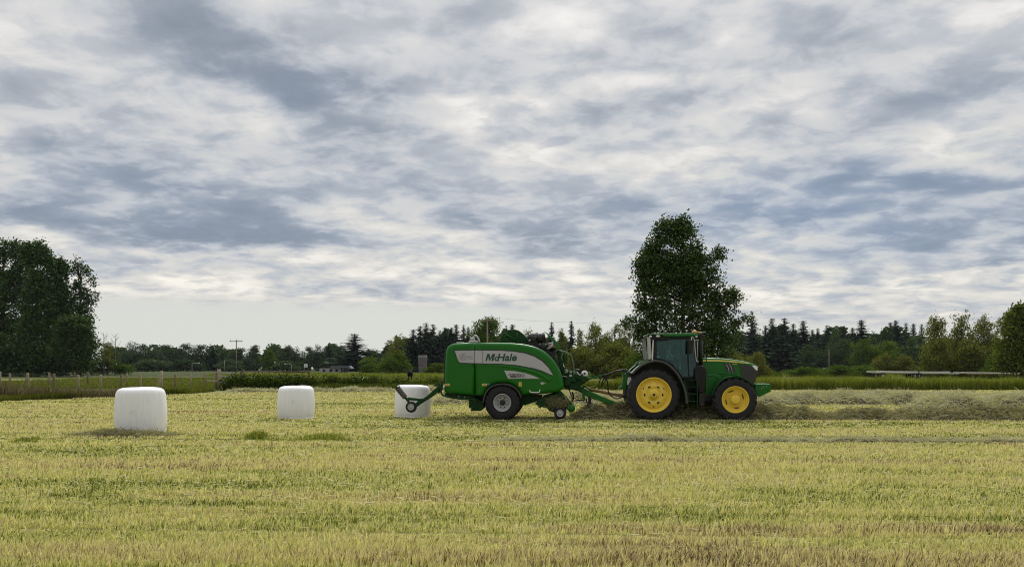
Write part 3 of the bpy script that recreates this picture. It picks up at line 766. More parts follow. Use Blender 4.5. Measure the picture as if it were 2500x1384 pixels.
# ------------------------------------------------------------------ the baler-wrapper
def silver_rim(hub, Rr, s, width):
    r = MB(); f = lambda q: s*q
    prof = [(Rr+0.012, f(-0.02)), (Rr+0.010, f(0.010)), (Rr-0.012, f(0.012)), (Rr-0.024, f(-0.02)), (Rr*0.86, f(-0.06)), (Rr*0.80, f(-0.13)), (Rr*0.66, f(-0.15)), (Rr*0.62, f(-0.12)), (Rr*0.36, f(-0.11)), (Rr*0.34, f(-0.14)), (0.0005, f(-0.14))]
    r.lathe(prof, (0, 0, 0), 48); r.lathe([(Rr-0.03, f(-0.05)), (Rr-0.02, f(-width)), (Rr+0.01, f(-width))], (0, 0, 0), 32)
    r.build('rim', MATS['rim_silver'], hub)
    b = MB()
    for k in range(8):
        th = 2*math.pi*k/8+0.4; oval(b, Rr*0.56*math.cos(th), f(-0.118), Rr*0.56*math.sin(th), 0.022, 0.022, 0, s, 0.006)
    b.lathe([(Rr*0.30, f(-0.13)), (Rr*0.29, f(-0.05)), (Rr*0.22, f(-0.03)), (0.0005, f(-0.03))], (0, 0, 0), 20)
    b.build('wheel_hub', MATS['dark_metal'], hub)
def small_rim(hub, Rr, s, width):
    r = MB(); f = lambda q: s*q
    r.lathe([(Rr+0.006, f(-0.01)), (Rr+0.004, f(0.006)), (Rr-0.012, f(0.006)), (Rr*0.78, f(-0.03)), (Rr*0.45, f(-0.035)), (Rr*0.40, f(0.0)), (Rr*0.22, f(0.01)), (0.0005, f(0.012))], (0, 0, 0), 28)
    r.build('rim', MATS['rim_silver'], hub)

def build_baler():
    yn = -1.24; s = scl(A, yn)
    cw = A(1415, 1122, yn); org = Vector((cw.x, 0, 0))
    root = empty('round_baler', at_frame(org), YAW)
    tag(root, 'green round baler and wrapper with silver side decals, hitched behind the tractor', 'baler')
    def part(name, mb, mat, parent=root): return (mb.build_each if name in EACH else mb.build)(name, MATS[mat] if isinstance(mat, str) else [MATS[q] for q in mat], parent, org)
    Rw = 216*s
    for sd in (-1, 1): wheel_set(root, org, (cw.x, Rw*0.985), sd*1.27, sd, 0.56, Rw, 103*s, silver_rim, 22, 0.030)
    # ---- panels
    rear = [(726, 985), (720, 900), (720, 760), (722, 640), (727, 520), (742, 445), (775, 405), (825, 385), (900, 380), (1078, 377), (1078, 1016)]
    front = [(1083, 377), (1250, 376), (1400, 376), (1520, 379), (1620, 387), (1700, 398), (1780, 416), (1850, 440), (1910, 472), (1965, 512), (2015, 560), (2060, 620), (2095, 680), (2122, 735), (2143, 800), (2155, 860), (2158, 905), (2145, 935), (2110, 962), (2050, 980), (1950, 992), (1800, 1002), (1640, 1012),
             (1625, 972), (1590, 925), (1540, 890), (1480, 868), (1415, 862), (1350, 868), (1290, 890), (1240, 925), (1205, 970), (1188, 1022), (1083, 1016)]
    for sd in (-1, 1):
        a, b = (yn, yn+0.42) if sd < 0 else (-yn-0.42, -yn)
        q = MB().prism(xz(A, rear, yn), a, b, 0.13, steps=5, smooth=True); rp = part('rear_panel', q, 'baler_green')
        q = MB().prism(xz(A, front, yn), a, b, 0.13, steps=5, smooth=True); fp = part('front_panel', q, 'baler_green')
        yd = yn-0.003 if sd < 0 else -yn+0.003
        def plate(fn, pts, mat, nm, parent, d=0.006, base=0.0):
            o = xz(fn, pts, yn-0.003); y0 = yd + sd*base
            q = MB().prism(o, y0+sd*d, y0); return part(nm, q, mat, parent)
        # groove shade drawn as a flat dark line, and the silver band
        plate(A, [(826, 462), (1078, 459), (1078, 470), (842, 474), (880, 590), (905, 620), (1078, 624), (1078, 632), (898, 630), (868, 600)], 'decal_black', 'groove_shade', rp, 0.002)
        plate(A, [(840, 474), (1078, 471), (1078, 623), (910, 618), (888, 604)], 'silver_decal', 'side_decal', rp)
        plate(A, [(1083, 459), (1400, 462), (1560, 472), (1700, 494), (1810, 532), (1910, 592), (1985, 670), (2034, 770), (2022, 778), (1900, 726), (1800, 695), (1600, 657), (1400, 639), (1083, 632)], 'decal_black', 'groove_shade', fp, 0.002)
        plate(A, [(1083, 471), (1170, 471), (1170, 626), (1083, 624)], 'silver_decal', 'side_decal', fp)
        plate(A, [(1176, 471), (1400, 475), (1555, 485), (1690, 507), (1800, 545), (1898, 604), (1972, 680), (2027, 768), (1990, 757), (1900, 716), (1800, 685), (1600, 648), (1400, 630), (1176, 626)], 'silver_decal', 'side_decal', fp)
        plate(A, [(1438, 713), (1560, 719), (1690, 742), (1790, 776), (1872, 812), (1485, 811)], 'silver_decal', 'model_decal', fp)
        # pressed ridge sweeping under the band
        pts = [(p.x, sd*1.235, p.z) for p in smooth_line([A(a_, b_, yn) for a_, b_ in ((1083, 648), (1300, 652), (1500, 668), (1680, 700), (1800, 735), (1900, 778), (1990, 840))], 5)]
        q = MB().tube(pts, [0.03+0.035*(i/len(pts)) for i in range(len(pts))], 10, flat=(0.45, 1.0)); part('panel_ridge', q, 'baler_green', fp)
        pts = [(p.x, sd*1.235, p.z) for p in smooth_line([A(a_, b_, yn) for a_, b_ in ((856, 560), (880, 612), (905, 642), (950, 648), (1075, 648))], 4)]
        q = MB().tube(pts, 0.03, 8, flat=(0.45, 1.0)); part('panel_ridge', q, 'baler_green', rp)
        plate(A, [(728, 870), (781, 869), (781, 897), (728, 898)], 'sticker_yellow', 'warning_sticker', rp)
        plate(A, [(1170, 870), (1229, 869), (1229, 897), (1170, 898)], 'sticker_yellow', 'warning_sticker', fp)
        plate(A, [(1231, 869), (1264, 869), (1264, 885), (1231, 885)], 'sticker_blue', 'info_sticker', fp)
        plate(A, [(1614, 852), (1648, 852), (1648, 906), (1614, 906)], 'sticker_yellow', 'warning_sticker', fp)
        for (x0, x1, y0, y1) in ((738, 770, 878, 889), (1180, 1219, 878, 889), (1622, 1640, 862, 878), (1622, 1640, 884, 898)):
            plate(A, [(x0, y0), (x1, y0), (x1-6, y1), (x0+4, y1)], 'shaft_tan', 'sticker_print', rp if x0 < 1000 else fp, 0.002, 0.0062)
        # running-horse like emblem, a few pale strokes
        plate(A, [(1872, 858), (1888, 852), (1905, 856), (1912, 851), (1916, 860), (1932, 862), (1945, 872), (1930, 870), (1914, 874), (1910, 882), (1886, 882), (1880, 872)], 'pale_steel', 'emblem', fp, 0.004)
        q = MB(); q.tube([(p.x, sd*1.29, p.z) for p in smooth_line([A(1746, 950, -1.29), A(1750, 966, -1.29), A(1766, 976, -1.29), A(1850, 977, -1.29), A(1864, 966, -1.29), A(1869, 942, -1.29)], 3)], 0.018, 6)
        part('grab_handle', q, 'white_paint', fp)
        # wheel arch
        arc = [(1176, 1100), (1186, 1040), (1206, 985), (1240, 935), (1290, 896), (1350, 876), (1415, 869), (1480, 875), (1540, 897), (1590, 932), (1625, 978), (1648, 1032)]
        q = MB().prism(strip([(p.x, p.z) for p in smooth_line([A(x, y, yn-0.04) for x, y in arc], 3)], 0.045), sd*1.30, sd*0.72, 0.008)
        part('wheel_arch', q, 'grey_plastic')
    # writing, near side (the far side carries the same)
    yt = yn-0.0095
    for sd in (-1,):
        part('lettering', MB().prism(xz(A, [(1210, 598), (1234, 512), (1262, 512), (1268, 562), (1300, 512), (1330, 512), (1306, 598), (1281, 598), (1297, 541), (1266, 590), (1252, 590), (1245, 541), (1230, 598)], yt), yt-0.004, yt), 'decal_green')
        fit_text('lettering', 'c', A, 1320, 1362, 545, 598, yt, MATS['decal_green'], root, org, 0.03, 0.1)
        fit_text('lettering', 'Hale', A, 1352, 1590, 508, 600, yt, MATS['decal_green'], root, org, 0.030, 0.22)
        fit_text('lettering', 'VARIO', A, 972, 1058, 538, 560, yt, MATS['decal_grey'], root, org, 0.02)
        fit_text('lettering', 'PLUS', A, 998, 1056, 565, 580, yt, MATS['decal_grey'], root, org, 0.02)
        fit_text('lettering', 'FUSION', A, 1487, 1645, 751, 773, yt, MATS['decal_black'], root, org, 0.035, 0.25)
        o = xz(A, [(1510, 778), (1641, 778), (1641, 795), (1510, 795)], yt); part('name_bar', MB().prism(o, yt-0.003, yt), 'decal_black')
        fit_text('lettering', 'PLUS', A, 1585, 1638, 781, 793, yt-0.006, MATS['silver_decal'], root, org, 0.02)
        q = MB()
        for (cx, cz, rr, w_) in ((943, 548, 10, 5), (943, 548, 25, 5), (943, 548, 38, 4), (943, 548, 50, 3)):
            p = A(cx, cz, yt); q.lathe([((rr-w_)*s, -0.003), (rr*s, -0.003), (rr*s, 0.001), ((rr-w_)*s, 0.001), ((rr-w_)*s, -0.003)], (p.x, yt, p.z), 28, a0=0.5 if rr > 30 else 0, a1=5.6 if rr > 30 else 2*math.pi)
        part('ring_emblem', q, 'decal_grey')
        q = MB(); p = A(1666, 772, yt)
        for rr in (11, 17, 23): q.lathe([((rr-3)*s, -0.003), (rr*s, -0.003), (rr*s, 0.001), ((rr-3)*s, 0.001), ((rr-3)*s, -0.003)], (p.x, yt, p.z), 24)
        part('swirl_emblem', q, 'decal_grey')
    # ---- bale chamber and frame between the panels
    q = MB()
    q.prism(xz(A, [(760, 960), (750, 520), (800, 420), (1400, 395), (1800, 440), (2000, 580), (2110, 780), (2130, 930), (1700, 1010), (1100, 1000)], 0), -0.85, 0.85, 0.03)
    q.prism(xz(A, [(1000, 1000), (1700, 1000), (1900, 1010), (1880, 1060), (1700, 1120), (1200, 1120), (1010, 1040)], 0), -0.66, 0.66)
    q.tube([(cw.x, -1.0, Rw), (cw.x, 1.0, Rw)], 0.09, 10)
    part('bale_chamber', q, 'dark_green')
    q = MB()
    for sd in (-1, 1):
        yy = sd*1.16
        def Z(p): return (p.x, yy, p.z)
        q.tube([Z(p) for p in smooth_line([A(686, 835, -1.16), A(676, 900, -1.16), A(674, 960, -1.16), A(688, 1000, -1.16), (A(720, 1018, -1.16)), A(800, 1038, -1.16), A(940, 1056, -1.16), A(1085, 1060, -1.16)], 4)], 0.032, 8)
    part('bumper_rail', q, 'dark_green')
    q = MB()
    q.prism(xz(A, [(700, 985), (760, 990), (1010, 1010), (1085, 1020), (1085, 1050), (940, 1048), (740, 1020)], -1.05), -1.05, 1.05, 0.02)
    q.prism(xz(A, [(1008, 1060), (1120, 1055), (1190, 1090), (1195, 1160), (1140, 1195), (1030, 1195), (1030, 1185), (1060, 1175), (1010, 1160)], -1.0), -1.0, -0.55, 0.02)
    q.prism(xz(A, [(1030, 1186), (1130, 1190), (1190, 1150), (1196, 1160), (1150, 1200), (1040, 1202)], -1.05), -1.05, -0.4)
    q.box(tuple(A(1100, 1075, -1.06)), (0.1, 0.1, 0.12)); q.box(tuple(A(1060, 1165, -1.06)), (0.12, 0.1, 0.06))
    part('rear_frame', q, 'dark_green')
    q = MB()
    for (a, b) in ((780, 987), (835, 988), (890, 1025), (960, 1035), (700, 910), (1100, 1075)): q.tube([A(a, b, -1.09), A(a, b, -1.04)], 0.022, 8)
    part('frame_bolt', q, 'pale_steel')
    q = MB(); q.prism(xz(A, [(705, 880), (720, 880), (718, 920), (703, 925)], -1.2), -1.21, -1.18); part('reflector', q, 'white_paint')
    # ---- tail arm with tipping roller and castor wheel
    ya = -0.98
    q = MB()
    q.prism(xz(C7, [(1450, 395), (1480, 440), (1460, 520), (1300, 680), (900, 935), (860, 975), (820, 975), (790, 900), (860, 830), (640, 815), (600, 850), (560, 800), (575, 750), (620, 738), (900, 772), (1000, 765), (1080, 715)], ya), ya-0.07, ya+0.07, 0.02)
    q.tube(smooth_line([C7(1460, 380, ya), C7(1370, 400, ya), C7(1290, 435, ya), C7(1320, 445, ya), C7(1420, 405, ya)], 3), 0.018, 6); q.tube([C7(1475, 310, ya), C7(1475, 560, ya)], 0.03, 6)
    q.tube([C7(1385, 640, ya), C7(1440, 560, ya)], 0.03, 6)
    arm = part('tail_arm', q, 'dark_green')
    q = MB(); e0, e1 = C7(328, 505, ya-0.08), C7(525, 745, ya-0.08); mid = (e0+e1)/2; d = (e1-e0).normalized(); r_ = 72*scl(C7, ya)
    q.tube([e0, mid-d*0.012, mid-d*0.012, mid+d*0.012, mid+d*0.012, e1], [r_, r_, r_*0.86, r_*0.86, r_*0.97, r_*0.97], 18, smooth=False); part('tipping_roller', q, 'roller_grey', arm)
    q = MB(); q.tube([C7(290, 470, ya-0.08), C7(330, 500, ya-0.08), C7(525, 745, ya-0.08), C7(585, 820, ya-0.08), C7(650, 900, ya-0.08)], 0.045, 8); q.tube([C7(385, 455, ya-0.08), C7(280, 540, ya-0.08)], 0.03, 8)
    part('roller_bracket', q, 'dark_green', arm)
    c = C7(680, 990, ya-0.10)
    wheel_set(root, org, (c.x, c.z), ya-0.17, -1, 0.16, 141*scl(C7, ya-0.1), 80*scl(C7, ya-0.1), small_rim, 10, 0.01, tread=False)
    # ---- wrapper on top
    q = MB(); p = A(1548, 385, 0.1)
    q.prism(xz(A, [(1372, 385), (1385, 330), (1420, 270), (1480, 225), (1545, 212), (1610, 228), (1670, 272), (1710, 320), (1722, 385), (1600, 440), (1450, 440)], -0.3), -0.34, 0.34, 0.03)
    ring = part('wrapping_head', q, 'dark_green')
    q = MB()
    q.tube([A(1440, 310, -0.37), A(1465, 285, -0.37), A(1510, 305, -0.37), A(1620, 385, -0.37)], 0.018, 6); q.tube([A(1545, 370, -0.37), A(1600, 310, -0.37), A(1590, 255, -0.37)], 0.018, 6); q.tube([A(1455, 265, -0.37), A(1550, 330, -0.37)], 0.016, 6)
    for (a, b) in ((1500, 265), (1535, 255), (1535, 295), (1640, 300), (1445, 330)): q.tube([A(a, b, -0.36), A(a, b, -0.33)], 0.02, 6)
    part('head_stay', q, 'green_paint', ring)
    q = MB()
    for (zx, zy, y, rr) in ((1880, 345, -0.45, 0.17), (1800, 340, 0.3, 0.17), (1990, 450, -0.3, 0.15)):
        p = A(zx, zy, y); q.tube([p+Vector((-0.16, 0, 0.02)), p+Vector((0.16, 0, 0.10))], rr, 14)
        q.tube([p+Vector((0, 0, -0.35)), p], 0.05, 8)
    q.prism(xz(A, [(1720, 300), (1760, 285), (1800, 300), (1860, 400), (1960, 450), (2060, 560), (2110, 660), (2130, 760), (2050, 700), (1950, 560), (1850, 470), (1720, 410)], -0.55), -0.62, 0.6, 0.03)
    q.box(tuple(A(1790, 330, -0.66)), (0.2, 0.1, 0.18), (0, 0.3, 0), 0.02); q.box(tuple(A(1900, 420, -0.66)), (0.24, 0.1, 0.14), (0, 0.5, 0), 0.02); q.box(tuple(A(2040, 520, -0.66)), (0.14, 0.12, 0.28), (0, 0.4, 0), 0.02)
    part('film_dispenser', q, 'dark_metal')
    q = MB()
    for (a, b, w_) in ((1868, 395, 9), (1745, 350, 12), (1985, 450, 7), (1940, 400, 8)): q.ball(tuple(A(a, b, -0.70)), w_*s, 8, 6)
    q.tube([A(1950, 450, -0.71), A(2030, 395, -0.71)], 0.02, 6); q.tube([A(1965, 460, -0.71), A(2040, 405, -0.71)], 0.02, 6)
    part('cable_fitting', q, 'pale_steel')
    q = MB().prism(xz(C4, [(385, 240), (425, 252), (500, 300), (580, 375), (650, 450), (700, 530), (722, 590), (690, 590), (640, 540), (560, 430), (500, 360), (450, 290)], -0.75), -0.80, -0.66, 0.01); part('net_guard', q, 'green_paint')
    q = MB().prism(xz(A, [(1935, 400), (1990, 395), (2060, 410), (2075, 440), (2040, 445), (1990, 420)], -0.5), -0.6, -0.1); part('net_roll_cover', q, 'shaft_tan')
    q = MB(); q.tube(smooth_line([A(1060, 352, -0.2), A(1060, 320, -0.2), A(1078, 298, -0.2), A(1105, 300, -0.2), A(1128, 335, -0.2), A(1140, 372, -0.2)], 4), 0.035, 8)
    q.box(tuple(A(1060, 335, -0.2)), (0.14, 0.14, 0.10), (0, 0, 0), 0.02); q.box(tuple(A(1065, 366, -0.2)), (0.3, 0.3, 0.08), (0, 0, 0), 0.02)
    q.box(tuple(A(905, 376, -0.5)), (0.22, 0.2, 0.05))
    part('camera_bracket', q, 'pale_steel')
    # ---- front: rails, control boxes, frame
    q = MB()
    for dy in (-0.62, -0.40):
        q.tube(smooth_line([C4(690, 615, dy), C4(800, 640, dy), C4(900, 690, dy), C4(945, 740, dy), C4(975, 900, dy), C4(990, 1010, dy)], 4), 0.026, 8)
        q.tube([C4(990, 1010, dy), C4(988, 1240, dy)], 0.026, 8)
    q.tube([C4(1000, 1000, -0.5), C4(1080, 990, -0.5), C4(1110, 1005, -0.5)], 0.018, 6); q.tube(smooth_line([C4(700, 650, -0.5), C4(720, 690, -0.5), C4(715, 720, -0.5)], 3), 0.018, 6); q.tube(smooth_line([C4(765, 670, -0.6), C4(745, 740, -0.6), C4(745, 790, -0.6), C4(770, 812, -0.6)], 3), 0.024, 6)
    part('front_rail', q, 'pale_green_steel')
    q = MB()
    q.prism(xz(C4, [(640, 600), (720, 590), (740, 660), (790, 690), (800, 800), (830, 850), (800, 960), (900, 1010), (1060, 1040), (1140, 1130), (1260, 1150), (1290, 1200), (1150, 1290), (1060, 1384), (820, 1384), (740, 1250), (760, 1130), (690, 900)], -0.55), -0.60, 0.60, 0.03)
    q.box(tuple(C4(830, 760, -0.6)), (0.10, 0.16, 0.22)); q.box(tuple(C4(820, 850, -0.62)), (0.12, 0.06, 0.08), (0, 0.5, 0))
    for (a, b, w_, h_) in ((850, 1060, 0.3, 0.16), (930, 1180, 0.36, 0.2), (1080, 1130, 0.3, 0.2), (1180, 1180, 0.2, 0.22), (860, 1250, 0.2, 0.2)): q.box(tuple(C4(a, b, -0.66)), (w_, 0.14, h_), (0, 0.1, 0), 0.02)
    part('headstock', q, 'dark_green')
    q = MB()
    q.prism(xz(C4, [(768, 860), (780, 865), (812, 950), (772, 930)], -0.76), -0.77, -0.74)
    q.prism(xz(C4, [(895, 1090), (948, 1085), (948, 1130), (895, 1135)], -0.76), -0.77, -0.74)
    for pts in (((800, 1000), (850, 1000), (860, 1060)), ((810, 1050), (850, 1045)), ((905, 1050), (945, 1048)), ((760, 1120), (820, 1130), (850, 1145)), ((1050, 1045), (1080, 1090), (1120, 1110))): q.tube([C4(a, b, -0.78) for a, b in pts], 0.018, 6)
    part('valve_fitting', q, 'pale_steel')
    q = MB(); p = C4(1200, 1076, -0.55); sc_ = scl(C4, -0.55)
    q.lathe([(24*sc_, -0.005), (60*sc_, -0.012), (65*sc_, 0.0), (65*sc_, 0.30), (24*sc_, 0.30), (24*sc_, -0.005)], (p.x, p.y, p.z), 28)
    roll = part('twine_roll', q, 'film_white')
    q = MB(); q.lathe([(23*sc_, 0.01), (0.0005, 0.012)], (p.x, p.y, p.z), 16); part('roll_core', q, 'decal_black', roll)
    # ---- drawbar, hoses, drive shaft, stand
    yd = -0.16
    q = MB()
    q.prism(xz(C3, [(300, 650), (440, 665), (520, 700), (640, 760), (900, 880), (1150, 985), (1300, 1050), (1330, 1078), (1090, 1052), (900, 985), (680, 905), (560, 862), (480, 800), (420, 770), (300, 740)], yd), -0.16, 0.16, 0.02)
    q.prism(xz(C3, [(490, 740), (540, 740), (560, 940), (505, 930)], -0.3), -0.32, -0.22)
    q.tube(smooth_line([C3(500, 680, -0.3), C3(580, 690, -0.3), C3(640, 735, -0.3)], 3), 0.03, 6)
    part('drawbar', q, 'green_paint')
    q = MB(); q.prism(xz(C3, [(1080, 1040), (1220, 1020), (1300, 1045), (1420, 1075), (1420, 1110), (1300, 1095), (1180, 1075)], 0), -0.1, 0.1); q.box(tuple(C3(1385, 1060, 0)), (0.06, 0.1, 0.16)); q.box(tuple(C3(1310, 1090, -0.1)), (0.04, 0.1, 0.1))
    part('hitch_coupling', q, 'dark_metal')
    q = MB(); q.tube([C3(630, 740, 0.05), C3(900, 785, 0.05), C3(900, 785, 0.05), C3(1400, 880, 0.05)], [0.055, 0.055, 0.065, 0.065], 12); part('drive_shaft', q, 'shaft_tan')
    q = MB(); q.prism(xz(C3, [(625, 505), (925, 432), (935, 455), (640, 545)], -0.1), -0.13, -0.07); q.tube([C3(620, 390, -0.1), C3(740, 478, -0.1)], 0.014, 6); q.box(tuple(C3(675, 470, -0.1)), (0.02, 0.06, 0.12)); part('hose_support', q, 'green_paint')
    q = MB(); hs = [[(930, 450), (1010, 430), (1120, 385), (1230, 355), (1330, 348), (1400, 370), (1470, 440), (1520, 490)], [(930, 455), (1060, 415), (1180, 370), (1290, 365), (1380, 395), (1440, 450), (1490, 500)], [(960, 455), (995, 560), (1010, 680), (1020, 780), (1070, 860), (1170, 915), (1250, 905), (1340, 860), (1400, 810)],
             [(920, 455), (870, 520), (840, 590), (835, 640)], [(950, 460), (975, 530), (930, 600), (900, 660), (880, 650), (920, 540), (930, 480)], [(940, 460), (960, 520), (900, 570), (880, 640)]]
    for i, h_ in enumerate(hs): q.tube(smooth_line([C3(a, b, -0.1-0.03*(i % 3)) for a, b in h_], 5), 0.022 if i < 3 else 0.017, 6)
    q.tube(smooth_line([C3(240, 620, -0.7), C3(250, 760, -0.7), C3(300, 900, -0.7), C3(290, 960, -0.7)], 4), 0.02, 6); q.tube(smooth_line([C3(300, 780, -0.6), C3(330, 900, -0.6), C3(290, 970, -0.6)], 4), 0.03, 6)
    part('hydraulic_hose', q, 'black_plastic')
    q = MB(); q.prism(xz(C3, [(562, 920), (592, 915), (634, 1090), (610, 1095)], -0.24), -0.28, -0.20); q.box(tuple(C3(648, 960, -0.1)), (0.11, 0.1, 0.42)); q.prism(xz(C3, [(625, 1030), (690, 1035), (690, 1055), (625, 1050)], -0.1), -0.15, -0.05); q.box(tuple(C3(470, 950, 0.3)), (0.3, 0.04, 0.04))
    part('parking_stand', q, 'dark_metal')
    # ---- pick-up reel with gauge wheels, wads of hay caught in it
    yp = -1.0
    q = MB(); q.prism(xz(A, [(1815, 1110), (1850, 1060), (1930, 1030), (2040, 1000), (2110, 960), (2150, 1000), (2180, 1060), (2230, 1080), (2260, 1120), (2290, 1150), (2290, 1190), (2230, 1215), (2190, 1180), (2120, 1180), (2050, 1220), (1980, 1200), (1960, 1170), (1890, 1150), (1870, 1170), (1840, 1135)], yp), yp-0.03, yp+0.03, 0.008)
    q.prism(xz(A, [(1900, 1030), (2100, 980), (2200, 1080), (2200, 1170), (2050, 1180), (1950, 1140)], yp), yp+0.05, -yp-0.05, 0.03)
    q.prism(xz(A, [(1815, 1110), (1850, 1060), (1930, 1030), (2110, 960), (2260, 1120), (2290, 1190), (2120, 1180), (1980, 1200)], 0), -yp-0.03, -yp+0.03)
    pk = part('pickup_reel', q, 'dark_green')
    q = MB(); p = A(2248, 1165, yp-0.05); q.lathe([(0.0005, -0.05), (42*s, -0.05), (48*s, -0.03), (48*s, 0.05)], (p.x, p.y, p.z), 20); part('reel_hub', q, 'green_paint', pk)
    q = MB(); rr_ = random.Random(3)
    for k in range(420):
        a, b = rr_.gauss(2080, 70), rr_.gauss(1100, 32)
        p = A(a, b, yp-0.04-rr_.random()*0.12); d = Vector((rr_.uniform(-1, 1), rr_.uniform(-0.3, 0.3), rr_.uniform(-0.8, 0.5)))*0.10
        q.tube([p, p+d*0.6+Vector((0, 0, 0.01)), p+d*1.2-Vector((0, 0, 0.03))], 0.008, 3, cap=False)
    part('caught_hay', q, 'hay_clump', pk)
    c = A(2112, 1217, yp-0.14)
    for sd in (-1, 1): wheel_set(root, org, (c.x, 70*s+0.05), sd*1.16, sd, 0.15, 70*s, 40*s, small_rim, 10, 0.01, tread=False)
    return root
baler = build_baler()
# ------------------------------------------------------------------ numpy noise
def vnoise(x, y, seed=0):
    g = np.random.default_rng(seed).random((256, 256)).astype(np.float32)
    xi = np.floor(x).astype(int); yi = np.floor(y).astype(int); fx = x-xi; fy = y-yi
    fx = fx*fx*(3-2*fx); fy = fy*fy*(3-2*fy)
    a = g[xi % 256, yi % 256]; b = g[(xi+1) % 256, yi % 256]; c = g[xi % 256, (yi+1) % 256]; d = g[(xi+1) % 256, (yi+1) % 256]
    return (a*(1-fx)+b*fx)*(1-fy)+(c*(1-fx)+d*fx)*fy
def fbm(x, y, seed=0, o=4, r=0.5):
    s = 0; a = 1; t = 0
    for i in range(o): s = s+a*vnoise(x*2**i+17.3*i, y*2**i+5.1*i, seed+i); t += a; a *= r
    return s/t
def sstep(x, a, b):
    t = np.clip((x-a)/(b-a), 0, 1); return t*t*(3-2*t)

# ------------------------------------------------------------------ materials of plants
def plant_mat(name, stops, trans=0.35, attr=None, scale=0.0, rough=0.8, objvar=0.0, edge=0.0):
    """leaf-like material: each blade or leaf its own tint; attr adds a growth attribute (dryness)"""
    m = bpy.data.materials.new(name); m.use_nodes = True; t = NT(m.node_tree); t.n.clear()
    o = t.new('ShaderNodeOutputMaterial')
    r = t.new('ShaderNodeNewGeometry').outputs['Random Per Island']
    if attr:
        a = t.new('ShaderNodeAttribute'); a.attribute_name = attr
        f = t.add(t.mul(r, 0.56), t.mul(a.outputs['Fac'], 0.82)); f = t.m('SUBTRACT', f, 0.20, clamp=True)
    elif scale:
        p = t.new('ShaderNodeNewGeometry').outputs['Position']
        f = t.add(t.mul(r, 0.55), t.mul(t.noise(p, scale, 3), 0.55))
        f = t.m('SUBTRACT', f, 0.05, clamp=True)
    else: f = r
    if objvar:
        orr = t.new('ShaderNodeObjectInfo').outputs['Random']
        f = t.m('ADD', f, t.mul(t.sub(orr, 0.5), objvar), clamp=True)
    c = t.ramp(f, stops)
    d = t.new('ShaderNodeBsdfDiffuse'); tl = t.new('ShaderNodeBsdfTranslucent'); t.put(d.inputs[0], c)
    t.put(tl.inputs[0], t.mix(1.0, c, (1.25, 1.2, 0.6, 1), 'MULTIPLY'))
    mx = t.new('ShaderNodeMixShader'); mx.inputs[0].default_value = trans
    t.l.new(d.outputs[0], mx.inputs[1]); t.l.new(tl.outputs[0], mx.inputs[2])
    if edge > 0:
        gl = t.new('ShaderNodeBsdfGlossy'); gl.inputs['Roughness'].default_value = 0.45
        mx2 = t.new('ShaderNodeMixShader'); mx2.inputs[0].default_value = edge
        t.l.new(mx.outputs[0], mx2.inputs[1]); t.l.new(gl.outputs[0], mx2.inputs[2]); t.l.new(mx2.outputs[0], o.inputs[0])
    else: t.l.new(mx.outputs[0], o.inputs[0])
    MATS[name] = m; return m
plant_mat('stubble', [(0.0, (0.0761, 0.1080, 0.0258)), (0.16, (0.2639, 0.3083, 0.0879)), (0.38, (0.5888, 0.5908, 0.2637)), (0.58, (0.7512, 0.7090, 0.4511)), (0.76, (0.5076, 0.4213, 0.2988)), (1.0, (0.1218, 0.0875, 0.0644))], 0.40, 'dry')
plant_mat('hay', [(0.0, (0.2112, 0.2000, 0.1300)), (0.35, (0.4320, 0.4200, 0.2850)), (0.7, (0.6048, 0.5950, 0.4200)), (1.0, (0.7680, 0.7600, 0.5600))], 0.25, scale=0.8)
plant_mat('hay_dark', [(0.0, (0.1187, 0.1125, 0.0648)), (0.5, (0.2850, 0.2687, 0.1555)), (1.0, (0.5938, 0.5750, 0.3629))], 0.25, scale=0.8)
plant_mat('tall_grass', [(0.0, (0.0630, 0.0980, 0.0140)), (0.4, (0.1330, 0.1750, 0.0280)), (0.75, (0.2380, 0.2660, 0.0560)), (1.0, (0.5040, 0.4620, 0.1680))], 0.45, scale=0.35)
plant_mat('bank_grass', [(0.0, (0.0473, 0.0715, 0.0117)), (0.5, (0.1080, 0.1365, 0.0247)), (1.0, (0.2565, 0.2470, 0.0650))], 0.4, scale=0.35)
plant_mat('tuft', [(0.0, (0.09, 0.125, 0.02)), (0.5, (0.18, 0.22, 0.04)), (1.0, (0.40, 0.41, 0.12))], 0.45)
plant_mat('scrub', [(0.0, (0.035, 0.055, 0.010)), (0.5, (0.085, 0.115, 0.02)), (1.0, (0.20, 0.22, 0.05))], 0.4, scale=0.35)
plant_mat('hay_shade', [(0.0, (0.05, 0.045, 0.025)), (1.0, (0.13, 0.115, 0.065))], 0.1, scale=1.2)  # heap core: shade between the strands put into a darker hay colour
plant_mat('dark_scrub', [(0.0, (0.016, 0.030, 0.006)), (0.5, (0.035, 0.060, 0.010)), (1.0, (0.09, 0.12, 0.022))], 0.3, scale=0.5)
plant_mat('dead_weed', [(0.0, (0.05, 0.045, 0.022)), (0.45, (0.13, 0.11, 0.065)), (0.8, (0.26, 0.22, 0.15)), (1.0, (0.62, 0.58, 0.48))], 0.2, scale=0.6)

